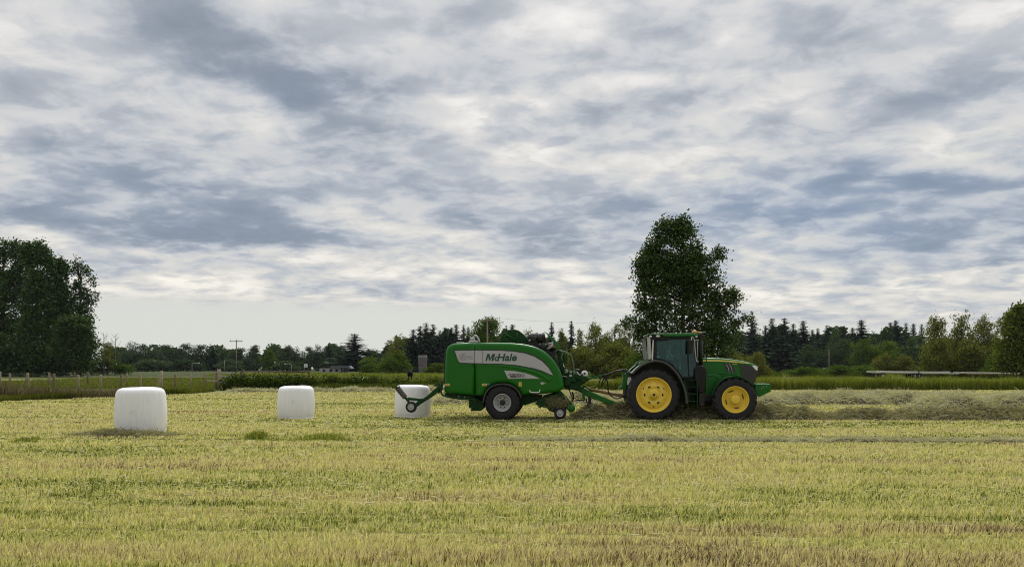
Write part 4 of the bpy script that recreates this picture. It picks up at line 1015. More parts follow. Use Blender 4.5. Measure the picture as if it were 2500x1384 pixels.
# ------------------------------------------------------------------ the ground, one sheet to the horizon
def ground_mat():
    m = bpy.data.materials.new('field_ground'); m.use_nodes = True; t = NT(m.node_tree); b = t.n['Principled BSDF']
    p = t.new('ShaderNodeNewGeometry').outputs['Position']; x, y, z = t.sep(p)
    row = t.mapping(p, rot=(0, 0, R(2.4)))                       # swaths run a little towards the camera on the right
    st = t.noise(t.mapping(row, scale=(0.10, 1.5, 1)), 1.0, 5, 0.6)
    fine = t.noise(t.mapping(row, scale=(3.0, 9.0, 1)), 1.0, 6, 0.7)
    near = t.mix(t.ss(t.add(t.mul(st, 0.6), t.mul(fine, 0.4)), 0.36, 0.66), (0.17, 0.16, 0.045), (0.30, 0.26, 0.10))
    near = t.mix(t.ss(fine, 0.5, 0.8), near, (0.075, 0.06, 0.025))
    band = t.noise(t.mapping(p, loc=(3, 1.7, 0), scale=(0.006, 0.055, 1)), 1.0, 4, 0.6)
    gr = t.noise(t.mapping(p, scale=(0.5, 1.2, 1)), 1.0, 5, 0.65)
    green = t.mix(gr, (0.045, 0.062, 0.012), (0.12, 0.135, 0.030))
    hay = t.mix(gr, (0.17, 0.165, 0.06), (0.30, 0.275, 0.12))
    far = t.mix(t.ss(band, 0.46, 0.56), green, hay)
    far = t.mix(t.ss(y, 110, 150), far, t.mix(gr, (0.028, 0.042, 0.009), (0.065, 0.080, 0.018)))
    edge = t.add(y, t.mul(t.sub(t.noise(t.mapping(p, scale=(0.3, 0.3, 1)), 1.0, 3), 0.5), 3.0))
    edge2 = t.add(edge, t.mul(t.ss(x, -12.0, -24.0), 13.0))      # left of the gate the cut field ends nearer, at the fence bank
    c = t.mix(t.ss(edge2, 60.5, 62.5), near, far)
    t.put(b.inputs['Base Color'], c); b.inputs['Roughness'].default_value = 0.95; b.inputs['Specular IOR Level'].default_value = 0.15
    bn = t.new('ShaderNodeBump'); bn.inputs['Strength'].default_value = 0.8; bn.inputs['Distance'].default_value = 0.05
    t.put(bn.inputs['Height'], t.add(fine, t.mul(st, 0.5))); t.put(b.inputs['Normal'], bn.outputs[0])
    MATS['ground'] = m
ground_mat()
gs = [-400, -250, -120, -60, 0, 60, 120, 250, 400]; ys = [-60, 0, 30, 60, 120, 250, 400, 550, 700]
gv = [(a, b, 0.0) for a in gs for b in ys]; gf = [(i*9+j, (i+1)*9+j, (i+1)*9+j+1, i*9+j+1) for i in range(8) for j in range(8)]
tag(MB().raw(gv, gf).build('ground', MATS['ground']), kind='structure')

# ------------------------------------------------------------------ blades
def blade_mesh(name, X, Y, H, W, mat, lean=0.35, Z=0.0, wind=(0.25, 0.0), attr=None, curve=0.5, parent=None, out=None):
    n = len(X)
    th = rng.random(n)*2*np.pi
    # face roughly across the view from anywhere: random turn
    ax = np.cos(th)*W/2; ay = np.sin(th)*W/2
    la = rng.random(n)*2*np.pi; lm = np.abs(rng.normal(0, lean, n))
    lx = np.cos(la)*lm+wind[0]*rng.random(n); ly = np.sin(la)*lm+wind[1]*rng.random(n)
    if out is not None: lx = lx+out[0]; ly = ly+out[1]; lm = np.hypot(lx, ly)
    z0 = np.zeros(n)+Z
    v = np.empty((n, 5, 3), np.float32)
    v[:, 0] = np.stack([X-ax, Y-ay, z0], 1); v[:, 1] = np.stack([X+ax, Y+ay, z0], 1)
    mx_, my_ = X+lx*H*0.5*(1-curve*0.5), Y+ly*H*0.5*(1-curve*0.5)
    v[:, 2] = np.stack([mx_+ax*0.8, my_+ay*0.8, z0+H*0.55], 1); v[:, 3] = np.stack([mx_-ax*0.8, my_-ay*0.8, z0+H*0.55], 1)
    v[:, 4] = np.stack([X+lx*H, Y+ly*H, z0+H*np.maximum(0.5, 1-0.3*lm)], 1)
    b = np.arange(n)[:, None]*5
    o = np_mesh(name, v.reshape(-1, 3), b+np.array([[0, 1, 2, 3]]), b+np.array([[3, 2, 4]]), mat, parent)
    if attr is not None:
        at = o.data.attributes.new('dry', 'FLOAT', 'POINT'); at.data.foreach_set('value', np.repeat(attr, 5).astype(np.float32))
    return o
def field_edge(x):            # far limit of the mown field
    return np.interp(x, [-60, -27, -22, -12, -8, 60], [36, 40, 52, 60, 61, 61])
def stubble():
    n = 600000
    nt = n//9                                                   # cut stools, each a spray of blades
    Yt = 6.0*np.exp(rng.random(nt)*math.log(62/6.0)); Xt = (rng.random(nt)-0.5)*2*(Yt*0.70+4.0)
    rowY = Yt+Xt*0.042; pit = 0.17+0.004*Yt; Yt = np.round(rowY/pit)*pit+rng.normal(0, 0.035, nt)-Xt*0.042      # drilled and mown in rows
    ti = rng.integers(0, nt, n); sp = 0.026+0.0008*Yt[ti]
    ox = rng.normal(0, 1, n); oy = rng.normal(0, 1, n); X = Xt[ti]+ox*sp*1.9; Y = Yt[ti]+oy*sp*0.8
    ok = (Y < field_edge(X)) & (Y > 5.8)
    X, Y, ox, oy, ti = X[ok], Y[ok], ox[ok], oy[ok], ti[ok]
    rx = X; ry = Y+X*0.042
    sw = fbm(rx*0.12, ry*1.1, 11, 4); pt = fbm(rx*0.5, ry*1.6, 23, 4); big = fbm(rx*0.06, ry*0.25, 31, 3)
    row = fbm(rx*0.05+3, ry*3.2, 41, 3); row2 = fbm(rx*0.03+9, ry*0.95, 47, 3); dry = 0.35+0.75*(sw-0.5)+0.55*(pt-0.5)+0.5*(big-0.5)+0.6*(row-0.5)+0.65*(row2-0.5)
    def line(y0, w, x0=-99, x1=99): return np.exp(-((ry-y0)/w)**2)*sstep(X, x0, x0+3)*(1-sstep(X, x1-3, x1))
    dry += 0.30*line(10.55, 0.5, -9, 3)*sstep(pt, .35, .6)+0.28*line(8.75, 0.45)*sstep(pt, .35, .6)+0.32*line(7.95, 0.22, -3, 9)*sstep(pt, .3, .5)+0.35*line(9.35, 0.2, -6, 2)
    dry += 0.38*line(19.0, 0.22, -2, 99)-0.25*line(19.6, 0.5, -10, 2)*sstep(pt, .45, .6)-0.25*line(20.6, 1.0, 2, 99)*sstep(big, .45, .6)
    dry += 0.12*sstep(Y, 10, 6)
    cut = 1-0.45*line(7.75, 0.16, -2, 9)-0.35*line(8.4, 0.15)-0.3*line(10.3, 0.15, -9, 3)-0.55*line(18.9, 0.15)      # wheel tracks and swath edges lie lower
    dry += 0.30*(rng.random(nt)[ti]-0.5)
    H = (0.050+0.075*rng.random(len(X))+0.06*(sw-0.3)+0.12*(row-0.5)+0.08*(row2-0.5))*cut*(1.0+0.1*sstep(Y, 12, 30))
    W = np.maximum(0.010, Y*0.00120)*(0.6+0.8*rng.random(len(X))); H = H*(0.82-0.28*sstep(Y, 10, 24))
    o = blade_mesh('stubble', X, Y, np.maximum(H, 0.03), W, MATS['stubble'], 0.28, attr=np.clip(dry, 0, 1), wind=(0.25, 0.0), out=(ox*0.22, oy*0.22))
    tag(o, kind='stuff')
    # cut stems lying flat along the swaths
    n = 36000; Y = 6.0*np.exp(rng.random(n)*math.log(58/6.0)); X = (rng.random(n)-0.5)*2*(Y*0.70+1.6); ok = (Y < field_edge(X)-0.5) & (rng.random(n) < 0.15+0.85*sstep(Y, 7, 14)); X, Y = X[ok], Y[ok]; n = len(X)
    ry = Y+X*0.042; row = fbm(X*0.05+3, ry*3.2, 41, 3); pt = fbm(X*0.5, ry*1.6, 23, 4)
    Lg = (0.04+0.09*rng.random(n))*(1+0.02*Y); th = rng.normal(-0.04, 0.55, n); w = np.maximum(0.0022, Y*0.00042)*(0.6+0.8*rng.random(n)); z = 0.012+0.040*rng.random(n)*(1-0.3*sstep(Y, 10, 24))
    dx, dy = np.cos(th)*Lg/2, np.sin(th)*Lg/2; px, py = -np.sin(th)*w, np.cos(th)*w; dz = rng.normal(0, 0.012, n)
    v = np.stack([np.stack([X-dx-px, Y-dy-py, z-dz-w*0.6], 1), np.stack([X+dx-px, Y+dy-py, z+dz-w*0.6], 1), np.stack([X+dx+px, Y+dy+py, z+dz+w*0.6], 1), np.stack([X-dx+px, Y-dy+py, z-dz+w*0.6], 1)], 1)
    o = np_mesh('loose_straw', v.reshape(-1, 3), np.arange(n)[:, None]*4+np.array([[0, 1, 2, 3]]), None, MATS['stubble'])
    at = o.data.attributes.new('dry', 'FLOAT', 'POINT'); at.data.foreach_set('value', np.repeat(np.clip(0.46+0.9*(row-0.5)+0.3*(pt-0.5)+0.8*(fbm(X*0.03+9, ry*0.95, 47, 3)-0.5), 0, 1), 4).astype(np.float32))
    tag(o, kind='stuff')
stubble()

# ------------------------------------------------------------------ hay
def strands(cx, cy, cz, n_seg, Lg, W, mat, name, parent=None, flat=0.35, along=0.6):
    n = len(cx); th = rng.normal(0, along, n)+np.pi*(rng.random(n) > 0.5); ph = rng.normal(0, flat, n); bend = rng.normal(0, 0.9, n); bz = rng.normal(-0.3, 0.5, n)
    V = np.empty((n, n_seg+1, 2, 3), np.float32)
    p = np.stack([cx, cy, cz], 1)
    for k in range(n_seg+1):
        t = k/n_seg-0.5
        a = th+bend*t; e = ph+bz*t
        d = np.stack([np.cos(a)*np.cos(e), np.sin(a)*np.cos(e), np.sin(e)], 1)
        q = p+d*(Lg*t)[:, None]
        up = np.stack([-np.sin(a)*0.5, np.cos(a)*0.5, 0.8*np.ones(n)], 1)*(W/2)[:, None]*(1.0 if 0 < k < n_seg else 0.5)
        V[:, k, 0] = q-up; V[:, k, 1] = q+up
    m = (n_seg+1)*2; base = np.arange(n)[:, None, None]*m
    q = np.array([[2*k, 2*k+1, 2*k+3, 2*k+2] for k in range(n_seg)])[None]
    return np_mesh(name, V.reshape(-1, 3), (base+q).reshape(-1, 4), None, mat, parent)
def windrow(x0, y0, x1, y1, width, height, label, mat='hay', seed=1, dens=900, lump=0.5, slen=0.34):
    """a loose row of raked hay from (x0,y0) to (x1,y1)"""
    root = empty('hay_windrow', ((x0+x1)/2, (y0+y1)/2, 0)); tag(root, label, 'windrow', 'raked rows of hay')
    Ln = math.hypot(x1-x0, y1-y0); ux, uy = (x1-x0)/Ln, (y1-y0)/Ln
    def prof(s, w):
        h = height*(0.35+lump*1.9*fbm(s*0.55, w*0.35+3, seed, 3)**1.3-0.10*lump)*(0.45+1.1*fbm(s*1.7, w*1.7, seed+7, 3))
        e = np.clip(1-(np.abs(w)/(width/2*(0.8+0.4*fbm(s*0.8, np.sign(w)*2, seed+3, 3))))**2, 0, 1)
        en = sstep(s, 0, 0.8)*(1-sstep(s, Ln-0.8, Ln))
        return h*e*(0.2+0.8*en)*(0.7+0.6*fbm(s*3.1, w*3.1, seed+11, 2))
    ns, nw = int(Ln/0.16), 15
    s, w = np.meshgrid(np.linspace(0, Ln, ns), np.linspace(-width*0.62, width*0.62, nw), indexing='ij')
    z = prof(s, w)*0.86-0.01
    V = np.stack([x0+ux*s-uy*w-root.location.x, y0+uy*s+ux*w-root.location.y, z], 2).reshape(-1, 3)
    ii, jj = np.meshgrid(np.arange(ns-1), np.arange(nw-1), indexing='ij'); a = (ii*nw+jj).ravel()
    np_mesh('heap', V, np.stack([a, a+nw, a+nw+1, a+1], 1), None, MATS['hay_shade'], root)
    n = int(Ln*width*dens); s = rng.random(n)*Ln; w = rng.normal(0, 0.30, n)*width
    z = prof(s, w)*(0.75+0.5*rng.random(n))+0.02
    o = strands(x0+ux*s-uy*w-root.location.x, y0+uy*s+ux*w-root.location.y, z, 3, slen*(0.5+rng.random(n)), (0.026 if y0 > 25 else 0.012)*(0.6+0.9*rng.random(n)), MATS[mat], 'straw', root, 0.5, 1.0)
    o['kind'] = 'stuff'
    return root
f0, f1 = at_frame((-1.9, 0.0, 0)), at_frame((22, 0.15, 0))
windrow(f0.x, f0.y, f1.x, f1.y, 1.5, 0.40, 'low dark hay windrow running under the tractor and on to the right', 'hay_dark', 3, 460, 0.8)
windrow(gx(1035, 38.5), 39.6, 28.5, 37.2, 2.4, 0.36, 'thick grey hay windrow in the middle, behind the baler and tractor', 'hay', 5, 210, 0.95, 0.42)
windrow(gx(1290, 45), 45.0, 33, 42.6, 2.4, 0.27, 'farthest thick hay windrow, just before the tall grass strip', 'hay', 9, 190, 0.95, 0.45)
windrow(gx(2225, 33.5), 33.6, 27, 32.8, 2.2, 0.40, 'short hay heap row at the far right, between two longer windrows', 'hay', 14, 240, 0.95, 0.42)
windrow(gx(1180, 19.2), 19.25, 15.5, 18.4, 0.5, 0.075, 'thin trail of left hay crossing the mown field in front', 'hay', 21, 700, 0.9, 0.2)
windrow(gx(185, 20.6), 20.45, gx(440, 20.6), 20.35, 0.85, 0.14, 'small scattered hay pile at the foot of the nearest white bale', 'hay_dark', 25, 650, 1.0, 0.26)
windrow(gx(545, 56), 56.6, gx(1090, 58), 57.5, 1.2, 0.20, 'pale hay trail along the dark scrub strip on the left', 'hay', 33, 260, 0.9, 0.4)

# ------------------------------------------------------------------ wrapped bales
def bale_mat():
    m = bpy.data.materials.new('bale_wrap'); m.use_nodes = True; t = NT(m.node_tree); b = t.n['Principled BSDF']
    tc = t.new('ShaderNodeTexCoord').outputs['Object']; x, y, z = t.sep(tc)
    ang = t.m('ARCTAN2', y, x); v = t.comb(t.mul(ang, 9.0), t.mul(z, 1.2), t.new('ShaderNodeObjectInfo').outputs['Random'])
    n = t.noise(v, 1.6, 6, 0.65); n2 = t.noise(tc, 2.5, 5, 0.6)
    c = t.mix(t.ss(n, 0.42, 0.7), (0.90, 0.90, 0.92), (0.82, 0.83, 0.86))
    c = t.mix(t.mul(t.ss(n2, 0.58, 0.72), 0.35), c, (0.50, 0.49, 0.47))
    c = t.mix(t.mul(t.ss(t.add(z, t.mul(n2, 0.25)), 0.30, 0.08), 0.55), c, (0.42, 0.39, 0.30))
    t.put(b.inputs['Base Color'], c); b.inputs['Roughness'].default_value = 0.38
    bn = t.new('ShaderNodeBump'); bn.inputs['Strength'].default_value = 0.25; bn.inputs['Distance'].default_value = 0.012
    t.put(bn.inputs['Height'], t.add(n, t.mul(t.noise(v, 7.0, 3), 0.4))); t.put(b.inputs['Normal'], bn.outputs[0])
    MATS['bale_wrap'] = m
bale_mat()
def bale(px, Yc, wpx, top, label, seed):
    X = gx(px, Yc); Rb = wpx/FPX*(Yc-0.3)/2; Hh = gz(top, Yc-0.35)
    prof = [(0.0005, 1.0), (0.3, 1.0), (0.60, 0.992), (0.76, 0.975), (0.86, 0.945), (0.915, 0.90), (0.945, 0.84), (0.975, 0.70), (0.995, 0.54), (1.0, 0.42), (0.992, 0.28), (0.965, 0.14), (0.935, 0.05), (0.90, 0.0), (0.0005, 0.0)]
    pts = smooth_line([(r, 0, z) for r, z in prof], 3)
    q = MB(); n = 64; vs = []; fs = []; rr = random.Random(seed); ph = [rr.random()*6.28 for _ in range(6)]
    m = len(pts)
    for k in range(n):
        th = 2*math.pi*k/n
        for p in pts:
            wob = 1+0.012*math.sin(2*th+ph[0])+0.007*math.sin(5*th+ph[1]+p.z*2)+0.004*math.sin(11*th+ph[2]-p.z*3)
            vs.append((max(p.x, 0)*Rb*wob*math.cos(th), max(p.x, 0)*Rb*wob*math.sin(th), p.z*Hh*(1+0.012*math.sin(th+ph[3])*p.x+0.008*math.sin(3*th+ph[4])*p.x)))
    for k in range(n):
        for j in range(m-1): fs.append((k*m+j, ((k+1) % n)*m+j, ((k+1) % n)*m+j+1, k*m+j+1))
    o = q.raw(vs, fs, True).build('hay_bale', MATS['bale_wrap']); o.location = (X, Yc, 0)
    tag(o, label, 'hay bale', 'white wrapped bales standing in the field')
bale(343.5, 21.4, 118, 945.5, 'nearest white wrapped bale, with loose hay at its foot', 1)
bale(722.5, 27.6, 90, 942, 'white wrapped bale alone before the dark scrub, nothing in front of it', 2)
bale(1008, 28.35, 88, 939.5, 'white wrapped bale behind the small wheel of the baler tail arm', 3)

# ------------------------------------------------------------------ green tufts the mower left, tall grass, banks
def tuft(px, Y, wpx, h, label, n=700):
    X0 = gx(px, Y); w = wpx/FPX*Y
    X = rng.normal(0, w*0.3, n); Yv = rng.normal(0, 0.22, n)
    H = h*(0.5+0.6*rng.random(n))*np.exp(-(X/(w*0.5))**2*0.8)
    o = blade_mesh('grass_tuft', X, Yv, H, 0.014*(0.7+0.6*rng.random(n)), MATS['tuft'], 0.4, wind=(-0.2, 0)); o.location = (X0, Y, 0)
    tag(o, label, 'grass tuft', 'green tufts left standing')
tuft(628, 19.7, 62, 0.27, 'bright green grass tuft standing alone in the mown field')
tuft(795, 19.6, 150, 0.19, 'long low green grass tuft right of the brighter tuft', 900)
tuft(70, 18.9, 60, 0.17, 'small green tuft at the left edge of the mown field', 500)
def grass_strip(name, xs, yb, depth, h, n, mat, wid=0.03, label=None, kind='stuff', hv=0.35, wind=(0.2, 0)):
    """xs: list of x, yb: front edge at those x"""
    t = rng.random(n); X = xs[0]+(xs[-1]-xs[0])*t; Y = np.interp(X, xs, yb)+rng.random(n)**1.3*np.interp(X, xs, depth if isinstance(depth, list) else [depth]*len(xs))
    H = np.interp(X, xs, h)*(0.45+0.85*fbm(X*0.5, Y*0.5, 51, 4))*(1-hv/2+hv*rng.random(n))
    o = blade_mesh(name, X, Y, H, wid*(0.6+0.8*rng.random(n)), MATS[mat], 0.34, wind=wind, curve=0.8)
    return tag(o, label, kind=kind)
grass_strip('tall_grass', [gx(1290, 61), 5, 20, 34, 44], [62, 62, 61, 60.5, 60], 4.0, [0.85, 1.05, 1.15, 1.1, 0.95], 34000, 'tall_grass')
grass_strip('bank_grass', [-34, -27, -23, -19, gx(560, 60)], [36.5, 40.0, 50.5, 54.5, 57.5], [2, 5, 6, 5, 3], [0.45, 0.45, 0.5, 0.5, 0.4], 30000, 'bank_grass', 0.022)
grass_strip('dead_weeds', [-33, -28.5, -26.5, -23], [39, 39.6, 42.2, 49.0], [3, 3, 3.5, 4], [0.8, 0.85, 0.6, 0.45], 9000, 'dead_weed', 0.035, hv=1.3)
grass_strip('scrub_grass', [gx(700, 59), gx(850, 59), gx(1000, 59), gx(1120, 59)], [58.5, 58.7, 59, 59], 4.5, [0.5, 0.6, 0.65, 0.7], 13000, 'scrub', 0.03)
grass_strip('far_grass', [-60, -20, 20, 70], [150, 140, 138, 138], 30.0, [0.6, 0.7, 0.7, 0.7], 26000, 'tall_grass', 0.09)
grass_strip('pasture_grass', [-62, -32, -20, -8, 2], [58, 64, 66, 66, 66], [60, 60, 60, 60, 60], [0.30, 0.30, 0.3, 0.35, 0.35], 60000, 'bank_grass', 0.05)
# ------------------------------------------------------------------ trees
plant_mat('leaf_dark', [(0.0, (0.0146, 0.0363, 0.0069)), (0.5, (0.0323, 0.0759, 0.0124)), (1.0, (0.0806, 0.1569, 0.0250))], 0.25, edge=0.03)
plant_mat('leaf_maple', [(0.0, (0.0130, 0.0318, 0.0042)), (0.55, (0.0324, 0.0685, 0.0094)), (0.9, (0.0702, 0.1285, 0.0187)), (1.0, (0.1188, 0.1836, 0.0312))], 0.28, edge=0.03)
plant_mat('leaf_mid', [(0.0, (0.0363, 0.0708, 0.0127)), (0.5, (0.0762, 0.1267, 0.0206)), (1.0, (0.1542, 0.2236, 0.0396))], 0.3, objvar=0.35)
plant_mat('leaf_far', [(0.0, (0.0252, 0.0476, 0.0252)), (0.5, (0.0504, 0.0840, 0.0392)), (1.0, (0.0980, 0.1372, 0.0588))], 0.2, objvar=0.4)  # bluish tint of distant air put into the leaf colour
plant_mat('leaf_olive', [(0.0, (0.0607, 0.0743, 0.0162)), (0.5, (0.1148, 0.1350, 0.0297)), (1.0, (0.2160, 0.2295, 0.0607))], 0.35, objvar=0.25)
plant_mat('needle', [(0.0, (0.0186, 0.0373, 0.0279)), (0.5, (0.0373, 0.0652, 0.0435)), (1.0, (0.0714, 0.1087, 0.0652))], 0.1, objvar=0.4)
plant_mat('leaf_edge', [(0.0, (0.0438, 0.0650, 0.0120)), (0.5, (0.0875, 0.1196, 0.0216)), (1.0, (0.1875, 0.2210, 0.0480))], 0.3)
pbr('bark', (0.060, 0.048, 0.036), 0.9, var=0.3, vscale=2)
pbr('bark_pale', (0.17, 0.155, 0.13), 0.9, var=0.3, vscale=2)

def leaf_quads(C, size, rg, droop=0.0, aspect=0.6):
    """C (n,3) centres -> bent leaf-shaped quads"""
    n = len(C); u = rg.normal(size=(n, 3)); u[:, 2] = u[:, 2]*0.6-droop; u /= np.linalg.norm(u, axis=1)[:, None]
    w = rg.normal(size=(n, 3)); w -= (w*u).sum(1)[:, None]*u; w /= np.linalg.norm(w, axis=1)[:, None]
    s = (size*(0.6+0.8*rg.random(n)))[:, None]
    V = np.empty((n, 4, 3), np.float32)
    V[:, 0] = C-u*s*0.5; V[:, 1] = C+w*s*aspect*0.5+u*s*0.05; V[:, 2] = C+u*s*0.5; V[:, 3] = C-w*s*aspect*0.5+u*s*0.05
    return V
def crown(lobes, n_clump, per, leaf, seed, clump_r=0.09, droop=0.2, hollow=0.45, aspect=0.6):
    """lobes: (x, y, z, rx, ry, rz); leaves gather in clumps near the lobes' outsides with gaps between"""
    rg = np.random.default_rng(seed); L_ = np.array(lobes, float); wt = (L_[:, 3]*L_[:, 4]*L_[:, 5])**0.5; wt /= wt.sum()
    k = rg.choice(len(L_), n_clump, p=wt); d = rg.normal(size=(n_clump, 3)); d /= np.linalg.norm(d, axis=1)[:, None]
    r = (hollow+(1-hollow)*rg.random(n_clump)**0.7)[:, None]
    cc = L_[k, :3]+d*L_[k, 3:]*r
    cr = clump_r*(0.55+0.9*rg.random(n_clump))
    V = []
    nn = np.maximum(4, (per*(cr/clump_r)**2)).astype(int)
    idx = np.repeat(np.arange(n_clump), nn)
    off = rg.normal(size=(len(idx), 3))*np.array([0.5, 0.5, 0.36]); off[:, 2] -= 0.25*np.abs(off[:, 0])+0.25*np.abs(off[:, 1])
    P = cc[idx]+off*cr[idx][:, None]
    return leaf_quads(P, leaf, rg, droop, aspect), cc
def crown_obj(name, V, mat):
    n = len(V); o = np_mesh(name, V.reshape(-1, 3), np.arange(n)[:, None]*4+np.array([[0, 1, 2, 3]]), None, MATS[mat]); return o
def trunk_obj(name, segs, mat, n=7):
    q = MB()
    for pts, r in segs: q.tube(pts, r, n)
    return q.build(name, MATS[mat])
def limbs_to(cc, base_z, top_z, r0, seed, count=14, x0=0, y0=0, lean=0.0):
    rr = random.Random(seed); segs = [([(x0, y0, 0), (x0+lean*0.3, y0, base_z), (x0+lean*0.7, y0+0.01, (base_z+top_z)/2), (x0+lean, y0, top_z)], [r0*1.25, r0, r0*0.6, r0*0.12])]
    for c in rr.sample(list(cc), min(count, len(cc))):
        z0 = max(base_z*0.7, min(top_z*0.9, c[2]-0.10-0.45*math.hypot(c[0]-x0, c[1]-y0))); f = z0/top_z
        a = Vector((x0+lean*f, y0, z0)); b = Vector(c); md = (a+b)/2+Vector((rr.uniform(-.02, .02), rr.uniform(-.02, .02), 0.015))
        segs.append(([a, md, b], [r0*0.42*(1-f*0.6), r0*0.25, r0*0.07]))
    return segs
PROTO = {}
def proto(key, crown_o, trunk_o):
    for o in (crown_o, trunk_o): COL.objects.unlink(o)
    PROTO[key] = (crown_o, trunk_o)
def make_protos():
    # round broadleaves, unit height
    sets = {
     'broad_a': [(0, 0, .62, .30, .28, .30), (-.16, .05, .48, .22, .2, .2), (.18, 0, .45, .22, .2, .22), (.05, -.1, .80, .17, .17, .17)],
     'broad_b': [(-.08, 0, .70, .22, .2, .24), (.15, .05, .60, .22, .2, .22), (-.2, 0, .42, .2, .2, .2), (.1, 0, .30, .25, .22, .18), (.04, 0, .86, .12, .12, .12)],
     'broad_c': [(0, 0, .72, .18, .17, .26), (.12, .03, .48, .2, .18, .22), (-.13, 0, .44, .2, .18, .24), (-.05, .02, .25, .22, .2, .14)],
     'tall_a': [(0, 0, .55, .15, .15, .40), (.06, 0, .40, .15, .14, .25), (-.06, .03, .35, .15, .14, .25), (.02, 0, .82, .09, .09, .17)],
    }
    for i, (k, lb) in enumerate(sets.items()):
        V, cc = crown(lb, 260, 24, 0.027, 100+i, 0.062, 0.2, 0.2)
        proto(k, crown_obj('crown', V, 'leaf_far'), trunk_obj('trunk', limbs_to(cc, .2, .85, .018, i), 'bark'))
        V, cc = crown(lb, 300, 24, 0.025, 130+i, 0.058, 0.2, 0.2)
        proto(k+'_mid', crown_obj('crown', V, 'leaf_mid'), trunk_obj('trunk', limbs_to(cc, .2, .85, .018, i), 'bark'))
        V, cc = crown(lb, 280, 22, 0.026, 160+i, 0.058, 0.2, 0.2)
        proto(k+'_olive', crown_obj('crown', V, 'leaf_olive'), trunk_obj('trunk', limbs_to(cc, .2, .85, .016, i, 20), 'bark'))
    V, cc = crown(sets['broad_a'], 520, 30, 0.024, 190, 0.062, 0.2, 0.15)
    proto('dense', crown_obj('crown', V, 'leaf_mid'), trunk_obj('trunk', limbs_to(cc, .2, .85, .018, 3), 'bark'))
    # open crowns with sky between the sprays
    for i in range(2):
        lb = [(-.18, 0, .72, .2, .15, .16), (.15, .05, .80, .22, .15, .15), (.0, 0, .55, .3, .2, .15), (-.25, .05, .42, .2, .15, .15), (.27, 0, .45, .18, .15, .15)] if i == 0 else [(.1, 0, .85, .16, .12, .12), (-.1, 0, .72, .18, .14, .14), (.2, 0, .6, .18, .12, .12), (-.2, .03, .5, .18, .15, .14), (.05, 0, .38, .22, .18, .12)]
        V, cc = crown(lb, 170, 20, 0.024, 200+i, 0.050, 0.1, 0.2)
        proto('open_%s' % 'ab'[i], crown_obj('crown', V, 'leaf_olive'), trunk_obj('trunk', limbs_to(cc, .25, .85, .018, 9+i, 40, lean=.06), 'bark'))
    # bushes, leafy to the ground
    for i in range(2):
        lb = [(0, 0, .45, .55, .45, .5), (-.4, 0, .32, .35, .3, .34), (.42, .05, .3, .38, .3, .33), (.15, 0, .68, .3, .28, .26)]
        for mt in ('olive', 'mid', 'far'):
            V, cc = crown(lb, 300, 26, 0.050, 300+i, 0.11, 0.15, 0.25)
            proto('bush_%s_%s' % ('ab'[i], mt), crown_obj('crown', V, 'leaf_'+mt), trunk_obj('stem', limbs_to(cc, .15, .6, .02, i, 12), 'bark'))
    # conifers: whorls of drooping boughs
    def conifer(seed, wid, gap, taper, bare=0.06, cards=9):
        rg = np.random.default_rng(seed); P = []; U = []; z = bare; S_ = []; wob = 1.0
        while z < 0.985:
            wob = min(1.35, max(0.6, wob+rg.normal()*0.14)); f = (1-z)**taper; nb = 5+int(rg.random()*3); miss = rg.random()*6.283
            for b in range(nb):
                if rg.random() < gap: continue
                th = rg.random()*6.283; ln = wid*f*wob*(0.45+0.65*rg.random())*(0.75+0.25*math.cos(th-miss))*(0.9+0.2*math.sin(th*2+seed))+0.003
                for j in range(cards):
                    t = (j+0.6)/cards
                    P.append((math.cos(th)*ln*t+rg.normal()*0.008, math.sin(th)*ln*t+rg.normal()*0.008, z-ln*t*0.45+ln*0.15*t*t+rg.normal()*0.004)); U.append((math.cos(th), math.sin(th), -0.25)); S_.append(0.026*(1.15-0.5*t)*(0.16+0.95*f))
            z += 0.016+0.009*rg.random()
        P = np.array(P); U = np.array(U); S_ = np.array(S_); n = len(P)
        w = rg.normal(size=(n, 3)); w[:, 2] *= 0.8; w -= (w*U).sum(1)[:, None]*U; w /= np.linalg.norm(w, axis=1)[:, None]
        V = np.empty((n, 4, 3), np.float32); s = S_[:, None]
        V[:, 0] = P-U*s; V[:, 1] = P+w*s*0.7; V[:, 2] = P+U*s*1.3-np.array([0, 0, 1])*s*0.4; V[:, 3] = P-w*s*0.7
        return V
    for i, (w_, g_, tp, br) in enumerate([(.22, .10, 1.0, .02), (.20, .22, .95, .04), (.26, .12, .85, .02), (.16, .42, .75, .10)]):
        proto('conifer_%s' % 'abcd'[i], crown_obj('crown', conifer(400+i, w_, g_, tp, br), 'needle'), trunk_obj('trunk', [([(0, 0, 0), (0.003, 0, .5), (0, 0, .99)], [.014, .009, .002])], 'bark'))
make_protos()
